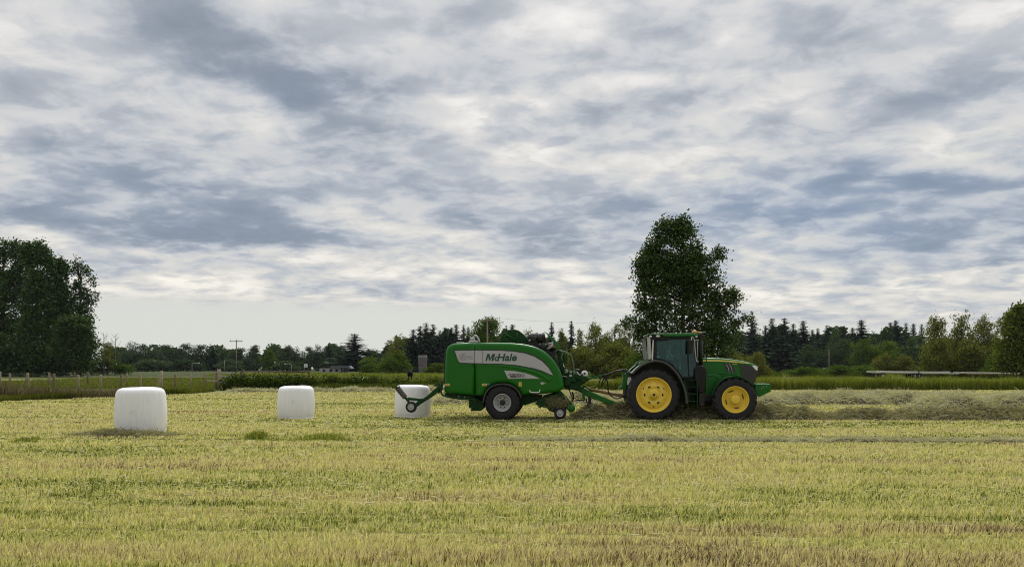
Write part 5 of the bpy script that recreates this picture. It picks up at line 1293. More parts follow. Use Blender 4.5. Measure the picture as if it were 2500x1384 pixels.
def plant(key, name, cat, px, top, wpx, Y, label, group, rz=None, unit_w=None):
    """copy of a kind, as high and wide as it stands in the photo"""
    c0, t0 = PROTO[key]
    h = gz(top, Y)
    if key.startswith('conifer'): wpx = wpx*(1.75 if key[-1] in 'ac' else 1.55)
    if not hasattr(plant, 'w'): plant.w = {}
    if key not in plant.w:
        co = np.empty(len(c0.data.vertices)*3, np.float32); c0.data.vertices.foreach_get('co', co); co = co.reshape(-1, 3)
        plant.w[key] = (np.percentile(co[:, 0], 99)-np.percentile(co[:, 0], 1), co[:, 2].max())
    uw, uh = plant.w[key]
    root = empty(name, (gx(px, Y), Y, 0), 0.0)
    sz = h/uh; sx = wpx/FPX*Y/uw
    root.scale = (sx, sx, sz)
    tag(root, label, cat, group)
    turn = random.random()*6.28 if rz is None else rz
    c = c0.copy(); COL.objects.link(c); c.parent = root; t = t0.copy(); COL.objects.link(t); t.parent = root
    c.rotation_euler = (0, 0, turn); t.rotation_euler = (0, 0, turn)
    c.name = c0.name.split('.')[0]; t.name = t0.name.split('.')[0]
    return root

def big_tree(name, lobes_px, Y, n_clump, per, leaf, clump, mat, seed, label, trunk_px, r0, depth=0.8, limbs=60, droop=0.3, stems=None, hollow=0.35):
    """a tree of its own: lobes as (photo x, y, half width, half height)"""
    x0 = gx(trunk_px, Y); lb = []; rr = random.Random(seed)
    for (a, b, ra, rb) in lobes_px:
        w = ra/FPX*Y; lb.append((gx(a, Y)-x0, rr.uniform(-.3, .3)*w, gz(b, Y), w, w*depth, rb/FPX*Y))
    V, cc = crown(lb, n_clump, per, leaf, seed, clump, droop, hollow)
    root = empty(name, (x0, Y, 0)); tag(root, label, 'tree')
    o = crown_obj('crown', V, mat); o.parent = root
    top = max(l[2]+l[5]*0.6 for l in lb)
    segs = limbs_to(cc, top*0.12, top*0.92, r0, seed, limbs)
    for (dx, f) in (stems or []):
        segs.append(([(0, 0, top*0.08), (dx*0.4, 0.1, top*0.3), (dx, 0.1, top*f)], [r0*0.6, r0*0.45, r0*0.1]))
    t = trunk_obj('trunk', segs, 'bark'); t.parent = root
    return root
big_tree('maple_tree', [(1640, 606, 48, 78), (1728, 684, 40, 80), (1602, 690, 46, 90), (1766, 742, 38, 46), (1665, 760, 90, 96), (1592, 815, 40, 60), (1752, 820, 50, 62), (1670, 860, 112, 60), (1542, 786, 22, 15), (1565, 806, 26, 22), (1822, 776, 13, 5), (1800, 786, 16, 8), (1560, 632, 7, 9), (1650, 548, 32, 20), (1575, 640, 14, 16), (1790, 715, 16, 12), (1750, 625, 16, 22), (1568, 745, 14, 14), (1692, 650, 28, 50), (1690, 690, 30, 60), (1622, 562, 24, 26), (1664, 560, 26, 28), (1586, 665, 24, 50), (1600, 600, 20, 30), (1588, 622, 26, 42), (1702, 612, 24, 44), (1574, 680, 18, 60), (1650, 660, 60, 80)],
         60, 1150, 44, 0.20, 0.52, 'leaf_maple', 71, 'tall dark broadleaf tree standing right behind the tractor', 1668, 0.20, stems=[(0.9, .6), (1.6, .5), (-0.8, .6), (2.3, .45), (1.2, .62)], hollow=0.2)
T1 = [(x, y+4, 10, h+8) for x, y, h in ((-12, 618, 26), (8, 606, 26), (27, 604, 24), (40, 612, 22), (54, 616, 24))]
big_tree('cottonwood_tree', T1+[(56, 655, 24, 34), (22, 690, 36, 40), (-30, 680, 45, 55), (20, 740, 62, 90), (10, 840, 66, 78), (-45, 750, 50, 90)], 150, 1500, 22, 0.42, 0.80, 'leaf_dark', 72, 'tall dark cottonwood at the left edge of the photo', 8, 0.45, limbs=60)
T2 = [(x, y+4, 9, h+8) for x, y, h in ((70, 614, 24), (84, 616, 24), (97, 612, 24), (110, 622, 24), (120, 642, 20))]
big_tree('cottonwood_tree', T2+[(94, 694, 28, 38), (98, 735, 42, 80), (92, 830, 50, 80)], 146, 1250, 22, 0.42, 0.78, 'leaf_dark', 73, 'tall dark cottonwood second from the left photo edge', 92, 0.4, limbs=60)
T3 = [(x, y+2, 7, h+6) for x, y, h in ((134, 645, 22), (148, 648, 22), (160, 655, 22))]
big_tree('cottonwood_tree', T3+[(146, 700, 22, 45), (145, 735, 28, 50), (155, 780, 32, 60), (150, 850, 38, 64)], 148, 850, 20, 0.42, 0.75, 'leaf_dark', 74, 'dark cottonwood with a narrow top beside the loose-leaved one', 150, 0.35, limbs=50)
T4 = [(x, y, 4.5, h+3) for x, y, h in ((178, 655, 20), (189, 648, 22), (200, 655, 20), (211, 656, 22), (220, 672, 20), (229, 690, 14), (236, 720, 10))]
big_tree('cottonwood_tree', T4+[(198, 700, 17, 24), (210, 728, 18, 26), (183, 715, 18, 40), (210, 755, 24, 34), (190, 790, 30, 50), (205, 850, 26, 50)], 150, 560, 11, 0.40, 0.62, 'leaf_dark', 75, 'loose-leaved cottonwood with sky showing through, right end of the left grove', 196, 0.3, limbs=110, hollow=0.2)
big_tree('cottonwood_tree', [(190, 800, 36, 34), (178, 850, 58, 54), (210, 862, 30, 48), (160, 800, 26, 30), (205, 800, 18, 26)], 140, 620, 28, 0.40, 0.9, 'leaf_maple', 76, 'lower dark green tree in front of the right end of the left grove', 190, 0.3, limbs=20)
big_tree('cottonwood_tree', [(40, 865, 70, 52), (95, 868, 50, 50), (-20, 858, 50, 60), (140, 880, 40, 35)], 144, 560, 28, 0.50, 1.2, 'leaf_dark', 77, 'low dark undergrowth tree beneath the left grove', 50, 0.3, limbs=20)
big_tree('hazel_tree', [(2492, 790, 36, 42), (2468, 840, 34, 50), (2510, 850, 50, 60), (2520, 770, 40, 30), (2462, 880, 34, 30), (2490, 752, 14, 10), (2470, 775, 14, 14)], 95, 700, 28, 0.28, 0.7, 'leaf_edge', 78, 'dark leafy tree at the right edge of the photo', 2495, 0.25, limbs=30, hollow=0.2)

G1, G2, G3 = 'distant trees left of the baler', 'trees on the skyline behind the machines', 'distant trees right of the tractor'
for row in [
 # left of the baler
 ('open_b', 'roadside_tree', 262, 832, 70, 170, 'brownish thin-topped tree at the right foot of the left grove', G1),
 ('broad_c', 'broadleaf_tree', 322, 829, 46, 330, 'distant tree with a layered top, first right of the brownish thin tree', G1),
 ('broad_a', 'broadleaf_tree', 362, 838, 76, 325, 'wide rounded distant tree right of the layered-top tree', G1),
 ('broad_a', 'broadleaf_tree', 303, 858, 60, 320, 'low rounded distant tree below the layered-top tree', G1),
 ('broad_b', 'broadleaf_tree', 408, 838, 56, 340, 'distant leafy tree above the tall grey fence post', G1),
 ('broad_a', 'broadleaf_tree', 448, 836, 64, 335, 'dense distant tree between the tall grey post and the street lamp', G1),
 ('broad_b', 'broadleaf_tree', 490, 838, 66, 330, 'big dense distant tree behind the curved street lamp', G1),
 ('bush_a_far', 'shrub', 455, 872, 90, 300, 'grey-green low shrub beneath the trees by the street lamp', G1),
 ('conifer_b', 'conifer_tree', 521, 848, 22, 330, 'small dark conifer just right of the tree behind the lamp', G1),
 ('broad_c', 'broadleaf_tree', 545, 841, 32, 330, 'thin tree with a tuft crown left of the utility pole with crossarm', G1),
 ('broad_b', 'broadleaf_tree', 585, 846, 58, 330, 'irregular distant tree directly behind the utility pole with crossarm', G1),
 ('tall_a', 'broadleaf_tree', 619, 839, 34, 320, 'narrow dark distant tree right of the utility pole', G1),
 ('broad_c', 'broadleaf_tree', 605, 866, 40, 315, 'low leafy tree at the foot of the narrow dark tree', G1),
 ('bush_b_far', 'shrub', 560, 875, 100, 310, 'low shrub belt at the foot of the utility pole', G1),
 ('broad_c_mid', 'broadleaf_tree', 657, 846, 40, 250, 'greener tree just left of the big joined crowns', G1),
 ('broad_a', 'broadleaf_tree', 690, 845, 54, 320, 'left half of the joined crowns above the steel gate', G1),
 ('broad_a', 'broadleaf_tree', 714, 841, 56, 318, 'right half of the joined crowns above the steel gate', G1),
 ('bush_a_far', 'shrub', 690, 878, 90, 300, 'pale shrubs under the joined crowns behind the steel gate', G1),
 ('broad_b', 'broadleaf_tree', 755, 843, 40, 330, 'thin grey-green tree above the white road sign', G1),
 ('broad_c', 'broadleaf_tree', 777, 838, 44, 325, 'tall leafy tree just right of the white road sign', G1),
 ('conifer_d', 'conifer_tree', 803, 843, 26, 320, 'small thin conifer left of the barn roof', G1),
 ('broad_a', 'broadleaf_tree', 804, 872, 44, 310, 'dark round tree standing over the pale barn wall', G1),
 ('broad_b', 'broadleaf_tree', 832, 840, 54, 330, 'gappy grey tree behind the barn roof', G1),
 ('conifer_c', 'conifer_tree', 866, 815, 62, 300, 'big dark spruce, tallest of the row left of the baler', G1),
 ('broad_a', 'broadleaf_tree', 893, 850, 40, 320, 'small round distant tree right of the big dark spruce', G1),
 ('broad_c', 'broadleaf_tree', 914, 848, 44, 300, 'small distant tree left of the pale green loose tree', G1),
 ('bush_a_mid', 'shrub', 905, 866, 100, 180, 'wide yellow-green bush below the small trees left of the silo', G1),
 ('open_a', 'broadleaf_tree', 966, 813, 92, 170, 'pale green loose tree left of the grey silo', G1),
 ('bush_b_mid', 'shrub', 965, 855, 110, 165, 'bush filling the foot of the pale green loose tree', G1),
 ('bush_a_mid', 'shrub', 262, 868, 110, 172, 'dark shrubs at the foot of the brownish thin-topped tree', G1),
 ('bush_b_far', 'shrub', 375, 872, 120, 300, 'shrub belt under the wide rounded distant tree', G1),
 # skyline behind the machines
 ('conifer_a', 'conifer_tree', 1009, 804, 34, 260, 'leftmost tall conifer of the clump over the grey silo', G2),
 ('conifer_c', 'conifer_tree', 1026, 796, 40, 262, 'second conifer of the clump over the grey silo', G2),
 ('conifer_a', 'conifer_tree', 1040, 788, 36, 258, 'highest conifer of the clump over the grey silo', G2),
 ('conifer_c', 'conifer_tree', 1057, 792, 40, 264, 'conifer just right of the highest one over the silo', G2),
 ('conifer_b', 'conifer_tree', 1074, 806, 30, 260, 'lower conifer at the right end of the silo clump', G2),
 ('conifer_b', 'conifer_tree', 1086, 799, 30, 262, 'leaning-topped conifer above the rear corner of the baler', G2),
 ('conifer_b', 'conifer_tree', 1102, 799, 28, 262, 'conifer above the rear end of the baler, left of the taller pair', G2),
 ('conifer_a', 'conifer_tree', 1114, 792, 30, 262, 'tallest conifer above the rear end of the baler', G2),
 ('conifer_d', 'conifer_tree', 1131, 793, 24, 264, 'thin see-through conifer left of the rounded tree', G2),
 ('conifer_b', 'conifer_tree', 1143, 798, 24, 262, 'conifer touching the left side of the rounded tree', G2),
 ('dense', 'broadleaf_tree', 1183, 769, 104, 170, 'big rounded tree behind the pole above the baler', G2),
 ('conifer_d', 'conifer_tree', 1236, 795, 20, 270, 'thin conifer just left of the wrapping head', G2),
 ('conifer_a', 'conifer_tree', 1251, 792, 30, 268, 'dark conifer behind the round wrapping head', G2),
 ('broad_c_olive', 'broadleaf_tree', 1290, 797, 44, 200, 'small olive tree peeping over the wrapping head', G2),
 ('conifer_d', 'conifer_tree', 1346, 787, 26, 230, 'spindly conifer above the front of the baler', G2),
 ('tall_a_olive', 'broadleaf_tree', 1373, 799, 30, 200, 'pointed broad tree between the two spindly conifers', G2),
 ('conifer_d', 'conifer_tree', 1395, 784, 26, 230, 'spindly conifer right of the pointed broad tree', G2),
 ('open_b', 'loose_tree', 1416, 800, 46, 125, 'small loose olive tree at the left of the thicket before the tractor', G2),
 ('broad_b_olive', 'loose_tree', 1454, 775, 80, 125, 'tallest loose olive tree of the thicket between baler and tractor', G2),
 ('open_b', 'loose_tree', 1497, 785, 60, 128, 'gappy olive tree in the middle of the thicket between the machines', G2),
 ('open_a', 'loose_tree', 1535, 783, 70, 124, 'olive tree of the thicket touching the tall maple', G2),
 ('bush_a_olive', 'shrub', 1425, 835, 120, 120, 'dark olive bush behind the baler front rail', G2),
 ('bush_b_olive', 'shrub', 1500, 826, 150, 118, 'wide olive bush at the foot of the thicket between the machines', G2),
 ('bush_a_mid', 'shrub', 1560, 850, 110, 112, 'bush low behind the tractor cab', G2),
 # right of the tractor
 ('bush_b_olive', 'shrub', 1790, 845, 120, 110, 'olive bush between the tall maple and the tractor bonnet', G3),
 ('bush_a_olive', 'shrub', 1846, 851, 74, 105, 'rounded olive bush rising behind the tractor bonnet nose', G3),
 ('conifer_c', 'conifer_tree', 1836, 772, 46, 270, 'broad fir above the bonnet, first right of the maple', G3),
 ('conifer_b', 'conifer_tree', 1869, 795, 28, 275, 'small fir right of the broad first fir', G3),
 ('conifer_a', 'conifer_tree', 1885, 777, 34, 270, 'pointed fir left of the wide dark one', G3),
 ('conifer_c', 'conifer_tree', 1915, 777, 46, 268, 'wide dark fir, fullest of the row right of the tractor', G3),
 ('conifer_a', 'conifer_tree', 1937, 790, 32, 270, 'neat cone-shaped fir right of the wide dark fir', G3),
 ('conifer_a', 'conifer_tree', 1961, 783, 36, 270, 'tall fir standing clear right of the cone-shaped fir', G3),
 ('conifer_b', 'conifer_tree', 1983, 805, 26, 280, 'low fir in the dip of the skyline, left one', G3),
 ('conifer_d', 'conifer_tree', 1996, 802, 24, 282, 'thin ragged fir in the dip of the skyline', G3),
 ('conifer_d', 'conifer_tree', 2019, 794, 34, 270, 'odd fir with a lopsided top above the small pole', G3),
 ('broad_c', 'broadleaf_tree', 2040, 801, 48, 260, 'dark broadleaf between the lopsided fir and the pointed ones', G3),
 ('conifer_b', 'conifer_tree', 2060, 796, 30, 270, 'fir above the dark broadleaf trees', G3),
 ('conifer_b', 'conifer_tree', 2081, 800, 30, 272, 'fir left of the sharp tall spire', G3),
 ('conifer_a', 'conifer_tree', 2103, 781, 40, 268, 'sharp tall spire fir at the middle of the right-hand wood', G3),
 ('broad_a', 'broadleaf_tree', 2045, 826, 90, 240, 'dark rounded tree in front of the lopsided fir', G3),
 ('broad_b', 'broadleaf_tree', 1975, 838, 80, 240, 'dark tree below the dip of the skyline', G3),
 ('conifer_c', 'conifer_tree', 1905, 820, 60, 230, 'low dark fir in front of the wide dark fir', G3),
 ('broad_a', 'broadleaf_tree', 2148, 801, 84, 255, 'domed green tree right of the sharp spire', G3),
 ('broad_b_mid', 'broadleaf_tree', 2108, 822, 80, 200, 'mid-green tree in front of the sharp spire', G3),
 ('broad_a_mid', 'broadleaf_tree', 2160, 826, 80, 195, 'mid-green rounded tree in front of the domed tree', G3),
 ('conifer_a', 'conifer_tree', 2174, 787, 26, 300, 'left one of the two firs right of the domed tree', G3),
 ('conifer_a', 'conifer_tree', 2187, 782, 30, 300, 'right and higher one of the two firs right of the domed tree', G3),
 ('conifer_b', 'conifer_tree', 2212, 788, 28, 310, 'first fir of the far group before the tall olive trees', G3),
 ('conifer_b', 'conifer_tree', 2230, 790, 30, 310, 'second fir of the far group before the tall olive trees', G3),
 ('conifer_b', 'conifer_tree', 2250, 791, 24, 310, 'fir half hidden by the tall olive trees', G3),
 ('broad_b', 'broadleaf_tree', 2228, 822, 70, 230, 'bluish broadleaf under the far firs', G3),
 ('bush_b_olive', 'shrub', 2156, 858, 74, 150, 'brown-green bush behind the left end of the flat wagon', G3),
 ('bush_a_olive', 'shrub', 2205, 862, 80, 150, 'brown-green bush behind the middle of the flat wagon', G3),
 ('broad_b_olive', 'loose_tree', 2288, 756, 96, 120, 'tall olive tree at the left end of the right-hand row', G3),
 ('broad_c_olive', 'loose_tree', 2348, 755, 84, 122, 'tall olive tree in the middle of the right-hand row', G3),
 ('broad_a_olive', 'loose_tree', 2402, 764, 76, 118, 'olive tree between the middle tall one and the leaning one', G3),
 ('open_b', 'loose_tree', 2458, 748, 70, 120, 'sparse tree with a leaning trunk beside the dark edge tree', G3),
 ('bush_a_olive', 'shrub', 2290, 812, 110, 116, 'olive thicket under the left tall olive tree', G3),
 ('bush_b_olive', 'shrub', 2380, 820, 120, 116, 'dark olive thicket under the middle olive trees', G3),
 ('bush_a_mid', 'shrub', 2440, 850, 100, 112, 'low bush left of the dark edge tree', G3),
 ('bush_a_mid', 'bramble', 1850, 893, 110, 130, 'low bramble mound right behind the tractor nose', G3),
 ('bush_b_mid', 'bramble', 1960, 893, 120, 140, 'low bramble mound under the firs', G3),
 ('bush_b_mid', 'bramble', 2040, 888, 110, 140, 'green bramble mound left of the flat wagon', G3),
 ('bush_a_mid', 'bramble', 2110, 889, 120, 140, 'green bramble mound touching the left end of the flat wagon', G3),
 ('bush_b_mid', 'bramble', 2420, 890, 180, 130, 'long bramble mound behind the pale rail at the right', G3),
 ('bush_a_mid', 'bramble', 2250, 893, 170, 150, 'long bramble mound right behind the flat wagon', G3),
 ('bush_a_mid', 'bramble', 1065, 883, 80, 170, 'bramble mound between the silo and the baler', G2),
]:
    key, name, px, top, w, Y, label, grp = row
    plant(key, name, 'shrub' if name in ('shrub', 'bramble') else 'tree', px, top, w, Y, label, grp)
# the mass of wood behind, which reads as one
def far_wood():
    rg = np.random.default_rng(5); Vs = []
    for (a, b, top, Y, n) in [(240, 960, 862, 350, 16000), (960, 1300, 824, 300, 11000), (1300, 1560, 840, 260, 8000), (1780, 2270, 818, 300, 19000), (2240, 2560, 845, 200, 9000)]:
        px = a+(b-a)*rg.random(n); tp = top+14*np.sin(px*0.045)+10*np.sin(px*0.13+1)
        zz = gz(tp, Y)*rg.random(n)**0.55; X = gx(px, Y); C = np.stack([X, Y+rg.random(n)*14, zz], 1)
        Vs.append(leaf_quads(C, Y*0.0042, rg, 0.1, 0.75))
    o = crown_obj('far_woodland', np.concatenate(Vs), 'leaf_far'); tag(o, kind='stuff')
far_wood()
# bare snags over the brownish tree
def snag(px, top, Y, label):
    h = gz(top, Y); root = empty('dead_tree', (gx(px, Y), Y, 0)); tag(root, label, 'tree', 'bare dead tops by the left grove')
    rr = random.Random(px); segs = [([(0, 0, 0), (0.1, 0, h*.6), (0.0, 0, h)], [.14, .09, .025])]
    for k in range(9):
        z = h*(0.62+0.36*k/9); d = rr.choice((-1, 1)); ln = 1.3*(1.2-k/12)
        segs.append(([(0.05, 0, z), (d*ln*.5, rr.uniform(-.3, .3), z+ln*.45), (d*ln*.8, rr.uniform(-.4, .4), z+ln*1.1)], [.045, .03, .015]))
    t = trunk_obj('trunk', segs, 'bark_pale'); t.parent = root
snag(253, 812, 168, 'left bare dead treetop against the pale sky by the left grove'); snag(281, 815, 172, 'right bare dead treetop against the pale sky by the left grove')
# dark bramble hedge behind the middle bale
def hedge(x0, x1, y, h, label, n=900, mat='dark_scrub'):
    root = empty('bramble_hedge', ((x0+x1)/2, y, 0)); tag(root, label, 'hedge'); w = (x1-x0)/2; lb = []
    rr = random.Random(int(x0*10))
    for k in range(9): lb.append((-w+2*w*k/8, 0, h*(0.42+0.1*rr.random()), w/5, 0.9, h*0.52))
    V, cc = crown(lb, n//6, 26, 0.15, 881, 0.34, 0.1, 0.3); o = crown_obj('foliage', V, mat); o.parent = root
    t = trunk_obj('stem', [([(q[0], q[1], 0), (q[0], q[1], q[2])], [.02, .01]) for q in cc[::8]], 'bark', 4); t.parent = root
hedge(gx(552, 59.5), gx(720, 59.5), 59.8, gz(912, 59.5), 'dark bramble hedge under the steel gate', 1500)
hedge(gx(710, 59.5), gx(905, 59.5), 60.2, gz(917, 59.5), 'dark bramble hedge behind the middle white bale', 1500)
hedge(gx(890, 60), gx(1095, 60), 60.6, gz(922, 60), 'dark bramble hedge behind the bale at the baler tail', 1300)
# ------------------------------------------------------------------ fences, gate, poles, buildings, wagon, cow, birds
pbr('post_wood', (0.27, 0.235, 0.145), 0.9, var=0.35, vscale=6)
pbr('post_dark', (0.16, 0.135, 0.08), 0.9, var=0.3, vscale=6)
pbr('rail_wood', (0.36, 0.33, 0.27), 0.85, var=0.2, vscale=6)
pbr('gate_rust', (0.085, 0.050, 0.030), 0.7, var=0.3, vscale=8)
pbr('wire', (0.09, 0.085, 0.07), 0.6, metal=0.5)
pbr('pole_wood', (0.20, 0.175, 0.14), 0.9, var=0.2, vscale=3)
pbr('concrete', (0.17, 0.155, 0.15), 0.9, var=0.35, vscale=1.2)
pbr('barn_wall', (0.34, 0.32, 0.29), 0.8, var=0.1)
pbr('barn_roof', (0.10, 0.11, 0.125), 0.7, var=0.1)
pbr('wagon_deck', (0.62, 0.62, 0.58), 0.6, var=0.12, vscale=1.5)
pbr('cow_black', (0.006, 0.0055, 0.006), 0.85, spec=0.05)
pbr('bird_dark', (0.05, 0.05, 0.05), 0.8)
pbr('sign_blue', (0.10, 0.14, 0.28), 0.5)
def fence(posts, label, h_over=0.0, wires=4, mats=('post_wood', 'post_dark'), r=0.06):
    """posts: (px, top row, Y)"""
    c = posts[len(posts)//2]; org = Vector((gx(c[0], c[2]), c[2], 0)); root = empty('wire_fence', org); tag(root, label, 'fence')
    pts = []
    for i, (px, top, Y) in enumerate(posts):
        p = Vector((gx(px, Y), Y, 0)); z = gz(top, Y); pts.append((p, z)); ln = random.uniform(-.03, .03)
        q = MB(); q.tube([p-org+Vector((0, 0, -0.1)), p-org+Vector((ln, 0, z-0.03)), p-org+Vector((ln, 0, z))], [r*1.05, r, r*0.8], 9)
        q.build('fence_post', MATS[mats[0] if i % 3 else mats[1]], root)
    q = MB()
    for k in range(wires):
        f = 0.25+0.68*k/(wires-1)
        for (a, za), (b, zb) in zip(pts, pts[1:]):
            q.tube([a-org+Vector((0, -r, za*f)), (a+b)/2-org+Vector((0, -r, (za+zb)/2*f-0.02)), b-org+Vector((0, -r, zb*f))], 0.011, 4)
    q.build('fence_wire', MATS['wire'], root)
fence([(-60, 906, 41), (0, 907, 42.5), (68, 910, 44), (132, 912, 46), (191, 914.5, 48), (246, 915, 50), (296, 914, 52), (343, 913.5, 54), (387, 914, 56), (428, 914, 58), (466, 911, 59.5), (503, 910.5, 61)], 'wooden post and wire fence along the left bank', r=0.078)
fence([(-40, 909, 66), (24, 911, 68), (120, 909, 72), (214, 907, 76), (309, 911, 80)], 'second row of fence posts farther back in the left pasture', r=0.09, wires=2)
q = MB(); Y = 57.5; q.tube([(0, 0, -0.1), (0.02, 0, gz(905, Y))], 0.10, 9); o = q.build('gate_post', MATS['post_wood']); o.location = (gx(394, Y), Y, 0); tag(o, 'tall pale wooden post standing above the left fence line', 'post')
def board_fence():
    Y = 61.5; org = Vector((gx(530, Y), Y, 0)); root = empty('board_fence', org); tag(root, 'short pale board fence between the wire fence and the steel gate', 'fence')
    for (px, top, r, m) in ((528, 908, 0.12, 'post_dark'), (534.5, 901, 0.13, 'post_wood'), (575, 913, 0.08, 'post_dark')):
        q = MB(); q.tube([(gx(px, Y)-org.x, 0, -0.1), (gx(px, Y)-org.x, 0, gz(top, Y))], r, 9); q.build('fence_post', MATS[m], root)
    for (a, za, b, zb) in ((503, 929, 535, 930), (536, 908.5, 582, 913), (536, 917.5, 578, 920), (536, 926, 560, 928.5), (536, 933, 556, 935)):
        q = MB(); p0, p1 = Vector((gx(a, Y)-org.x, -0.1, gz(za, Y))), Vector((gx(b, Y)-org.x, -0.1, gz(zb, Y))); d = p1-p0
        q.box((p0+p1)/2, (d.length, 0.04, 0.13), (0, -math.atan2(d.z, d.x), 0)); q.build('rail', MATS['rail_wood'], root)
board_fence()
def gate():
    Y = 62.5; org = Vector((gx(656, Y), Y, 0)); root = empty('field_gate', org); tag(root, 'rusty tubular steel field gate above the dark brambles', 'gate')
    P = lambda px, py: Vector((gx(px, Y)-org.x, 0, gz(py, Y)))
    q = MB(); q.tube(smooth_line([P(590, 935), P(590, 912), P(593, 907), P(600, 906), P(745, 908), P(752, 910), P(755, 916), P(755, 945)], 4), 0.045, 8); q.build('gate_frame', MATS['gate_rust'], root)
    for (a, b) in (((590, 917), (755, 919)), ((590, 927), (755, 930))):
        q = MB(); q.tube([P(*a), P(*b)], 0.030, 6); q.build('gate_bar', MATS['gate_rust'], root)
    for px in (631, 672, 713):
        q = MB(); q.tube([P(px, 906.5), P(px, 935)], 0.028, 6); q.build('gate_upright', MATS['gate_rust'], root)
    q = MB(); q.tube([P(588.5, 960), P(588.5, 905)], 0.075, 8); q.build('gate_post', MATS['gate_rust'], root)
gate()
def utility_pole(px, top, Y, label, arm=True, r=0.13):
    h = gz(top, Y); root = empty('utility_pole', (gx(px, Y), Y, 0)); tag(root, label, 'utility pole', 'utility poles')
    q = MB(); q.tube([(0, 0, 0), (0, 0, h)], [r, r*0.7], 10); q.build('pole', MATS['pole_wood'], root)
    if arm:
        q = MB(); q.box((0, -r, h-0.35), (2.6, 0.12, 0.14)); q.build('crossarm', MATS['pole_wood'], root)
        for x in (-1.15, 0.45, 1.15):
            q = MB(); q.lathe([(0.0005, 0.22), (0.05, 0.2), (0.07, 0.1), (0.05, 0.0)], (x, -r, h-0.28), 8, axis='Z'); q.build('insulator', MATS['pale_steel'], root)
    return root
utility_pole(577, 829, 160, 'tall utility pole with crossarm, left, before the distant trees')
utility_pole(1190, 776, 110, 'utility pole with crossarm rising behind the baler', r=0.14)
utility_pole(548, 879, 200, 'short bare pole left of the utility pole with crossarm', False)
utility_pole(2024, 853, 190, 'short pole at the foot of the firs right of the tractor', False)
q = MB(); Y = 110; q.tube([(gx(1190, Y)+1.1, Y, gz(776, Y)), (gx(1300, 118), 118, gz(783.5, 118)), (gx(1440, 128), 128, gz(789, 128)), (gx(1560, 136), 136, gz(790, 136)), (gx(1900, 150), 150, gz(775, 150))], 0.013, 4)
o = q.build('power_line', MATS['wire']); tag(o, 'thin power line running right from the pole behind the baler', 'power line')
def street_lamp(px, top, Y, d, label):
    h = gz(top, Y); root = empty('street_lamp', (gx(px, Y), Y, 0)); tag(root, label, 'street lamp', 'street lamps along the far road')
    q = MB(); q.tube([(0, 0, 0), (0, 0, h*0.93), (0.15*d, 0, h*0.98), (0.5*d, 0, h), (1.7*d, 0, h)], [.09, .07, .06, .05, .05], 8); q.build('lamp_column', MATS['pale_steel'], root)
    q = MB(); q.ball((1.85*d, 0, h), (0.32, 0.14, 0.10), 10, 6); q.build('lamp_head', MATS['white_paint'], root)
street_lamp(469, 886, 210, 1, 'curved street lamp in front of the distant trees at left'); street_lamp(711, 889, 240, -1, 'street lamp behind the steel gate')
def silo():
    Y = 200; w = 22/FPX*Y; h = gz(867, Y); root = empty('silo', (gx(1032, Y), Y, 0)); tag(root, 'grey concrete silo without roof before the conifers', 'silo')
    q = MB(); q.lathe([(w*.44, 0), (w*.46, h*.3), (w*.49, h*.8), (w*.5, h), (w*.44, h), (w*.44, h*.5)], (0, 0, 0), 28, axis='Z'); q.build('wall', MATS['concrete'], root)
    for k in range(1, 9):
        q = MB(); rr = w*(.447+.05*k/9); q.lathe([(rr+.005, 0), (rr+.03, .03), (rr+.005, .06)], (0, 0, h*k/9.5), 28, axis='Z'); q.build('hoop', MATS['dark_metal'], root)
silo()
def barn():
    Y = 260; s = Y/FPX; root = empty('barn', (gx(806, Y), Y, 0)); tag(root, 'low pale barn with grey roof under the dark round tree', 'barn')
    q = MB(); wl, h = 52*s, gz(899, Y); q.box((0, 2, h/2), (wl, 4, h)); q.build('wall', MATS['barn_wall'], root)
    q = MB(); rh = gz(893, Y); q.prism([(-2*s, h-0.02), (52*s, h-0.02), (46*s, rh), (4*s, rh)], -0.4, 4.6); q.build('roof', MATS['barn_roof'], root)
    for x in (-15*s, 2*s, 16*s):
        q = MB(); q.box((x, -0.02, h*0.45), (0.9, 0.08, 0.8)); q.build('window', MATS['black_gloss'], root)
barn()
def farm_rake():
    Y = 240; root = empty('hay_rake', (gx(838, Y), Y, 0)); tag(root, 'dark parked farm implement in front of the barn', 'farm implement'); s = Y/FPX
    q = MB(); q.tube([(-8*s, 0, 1.2), (6*s, 0, 1.6)], .12, 6); q.tube([(-4*s, 0, .3), (-4*s, 0, 1.6)], .1, 6); q.tube([(4*s, 0, .3), (5*s, 0, 2.0)], .1, 6); q.build('frame', MATS['dark_metal'], root)
    for x in (-5*s, 3*s, 7*s):
        q = MB(); ring = [(x+.8*math.cos(t*.449), -.3, .85+.8*math.sin(t*.449)) for t in range(15)]; q.tube(ring, .06, 5)
        for t in range(0, 14, 2): q.tube([(x, -.3, .85), ring[t]], .03, 4)
        q.build('rake_wheel', MATS['dark_metal'], root)
farm_rake()
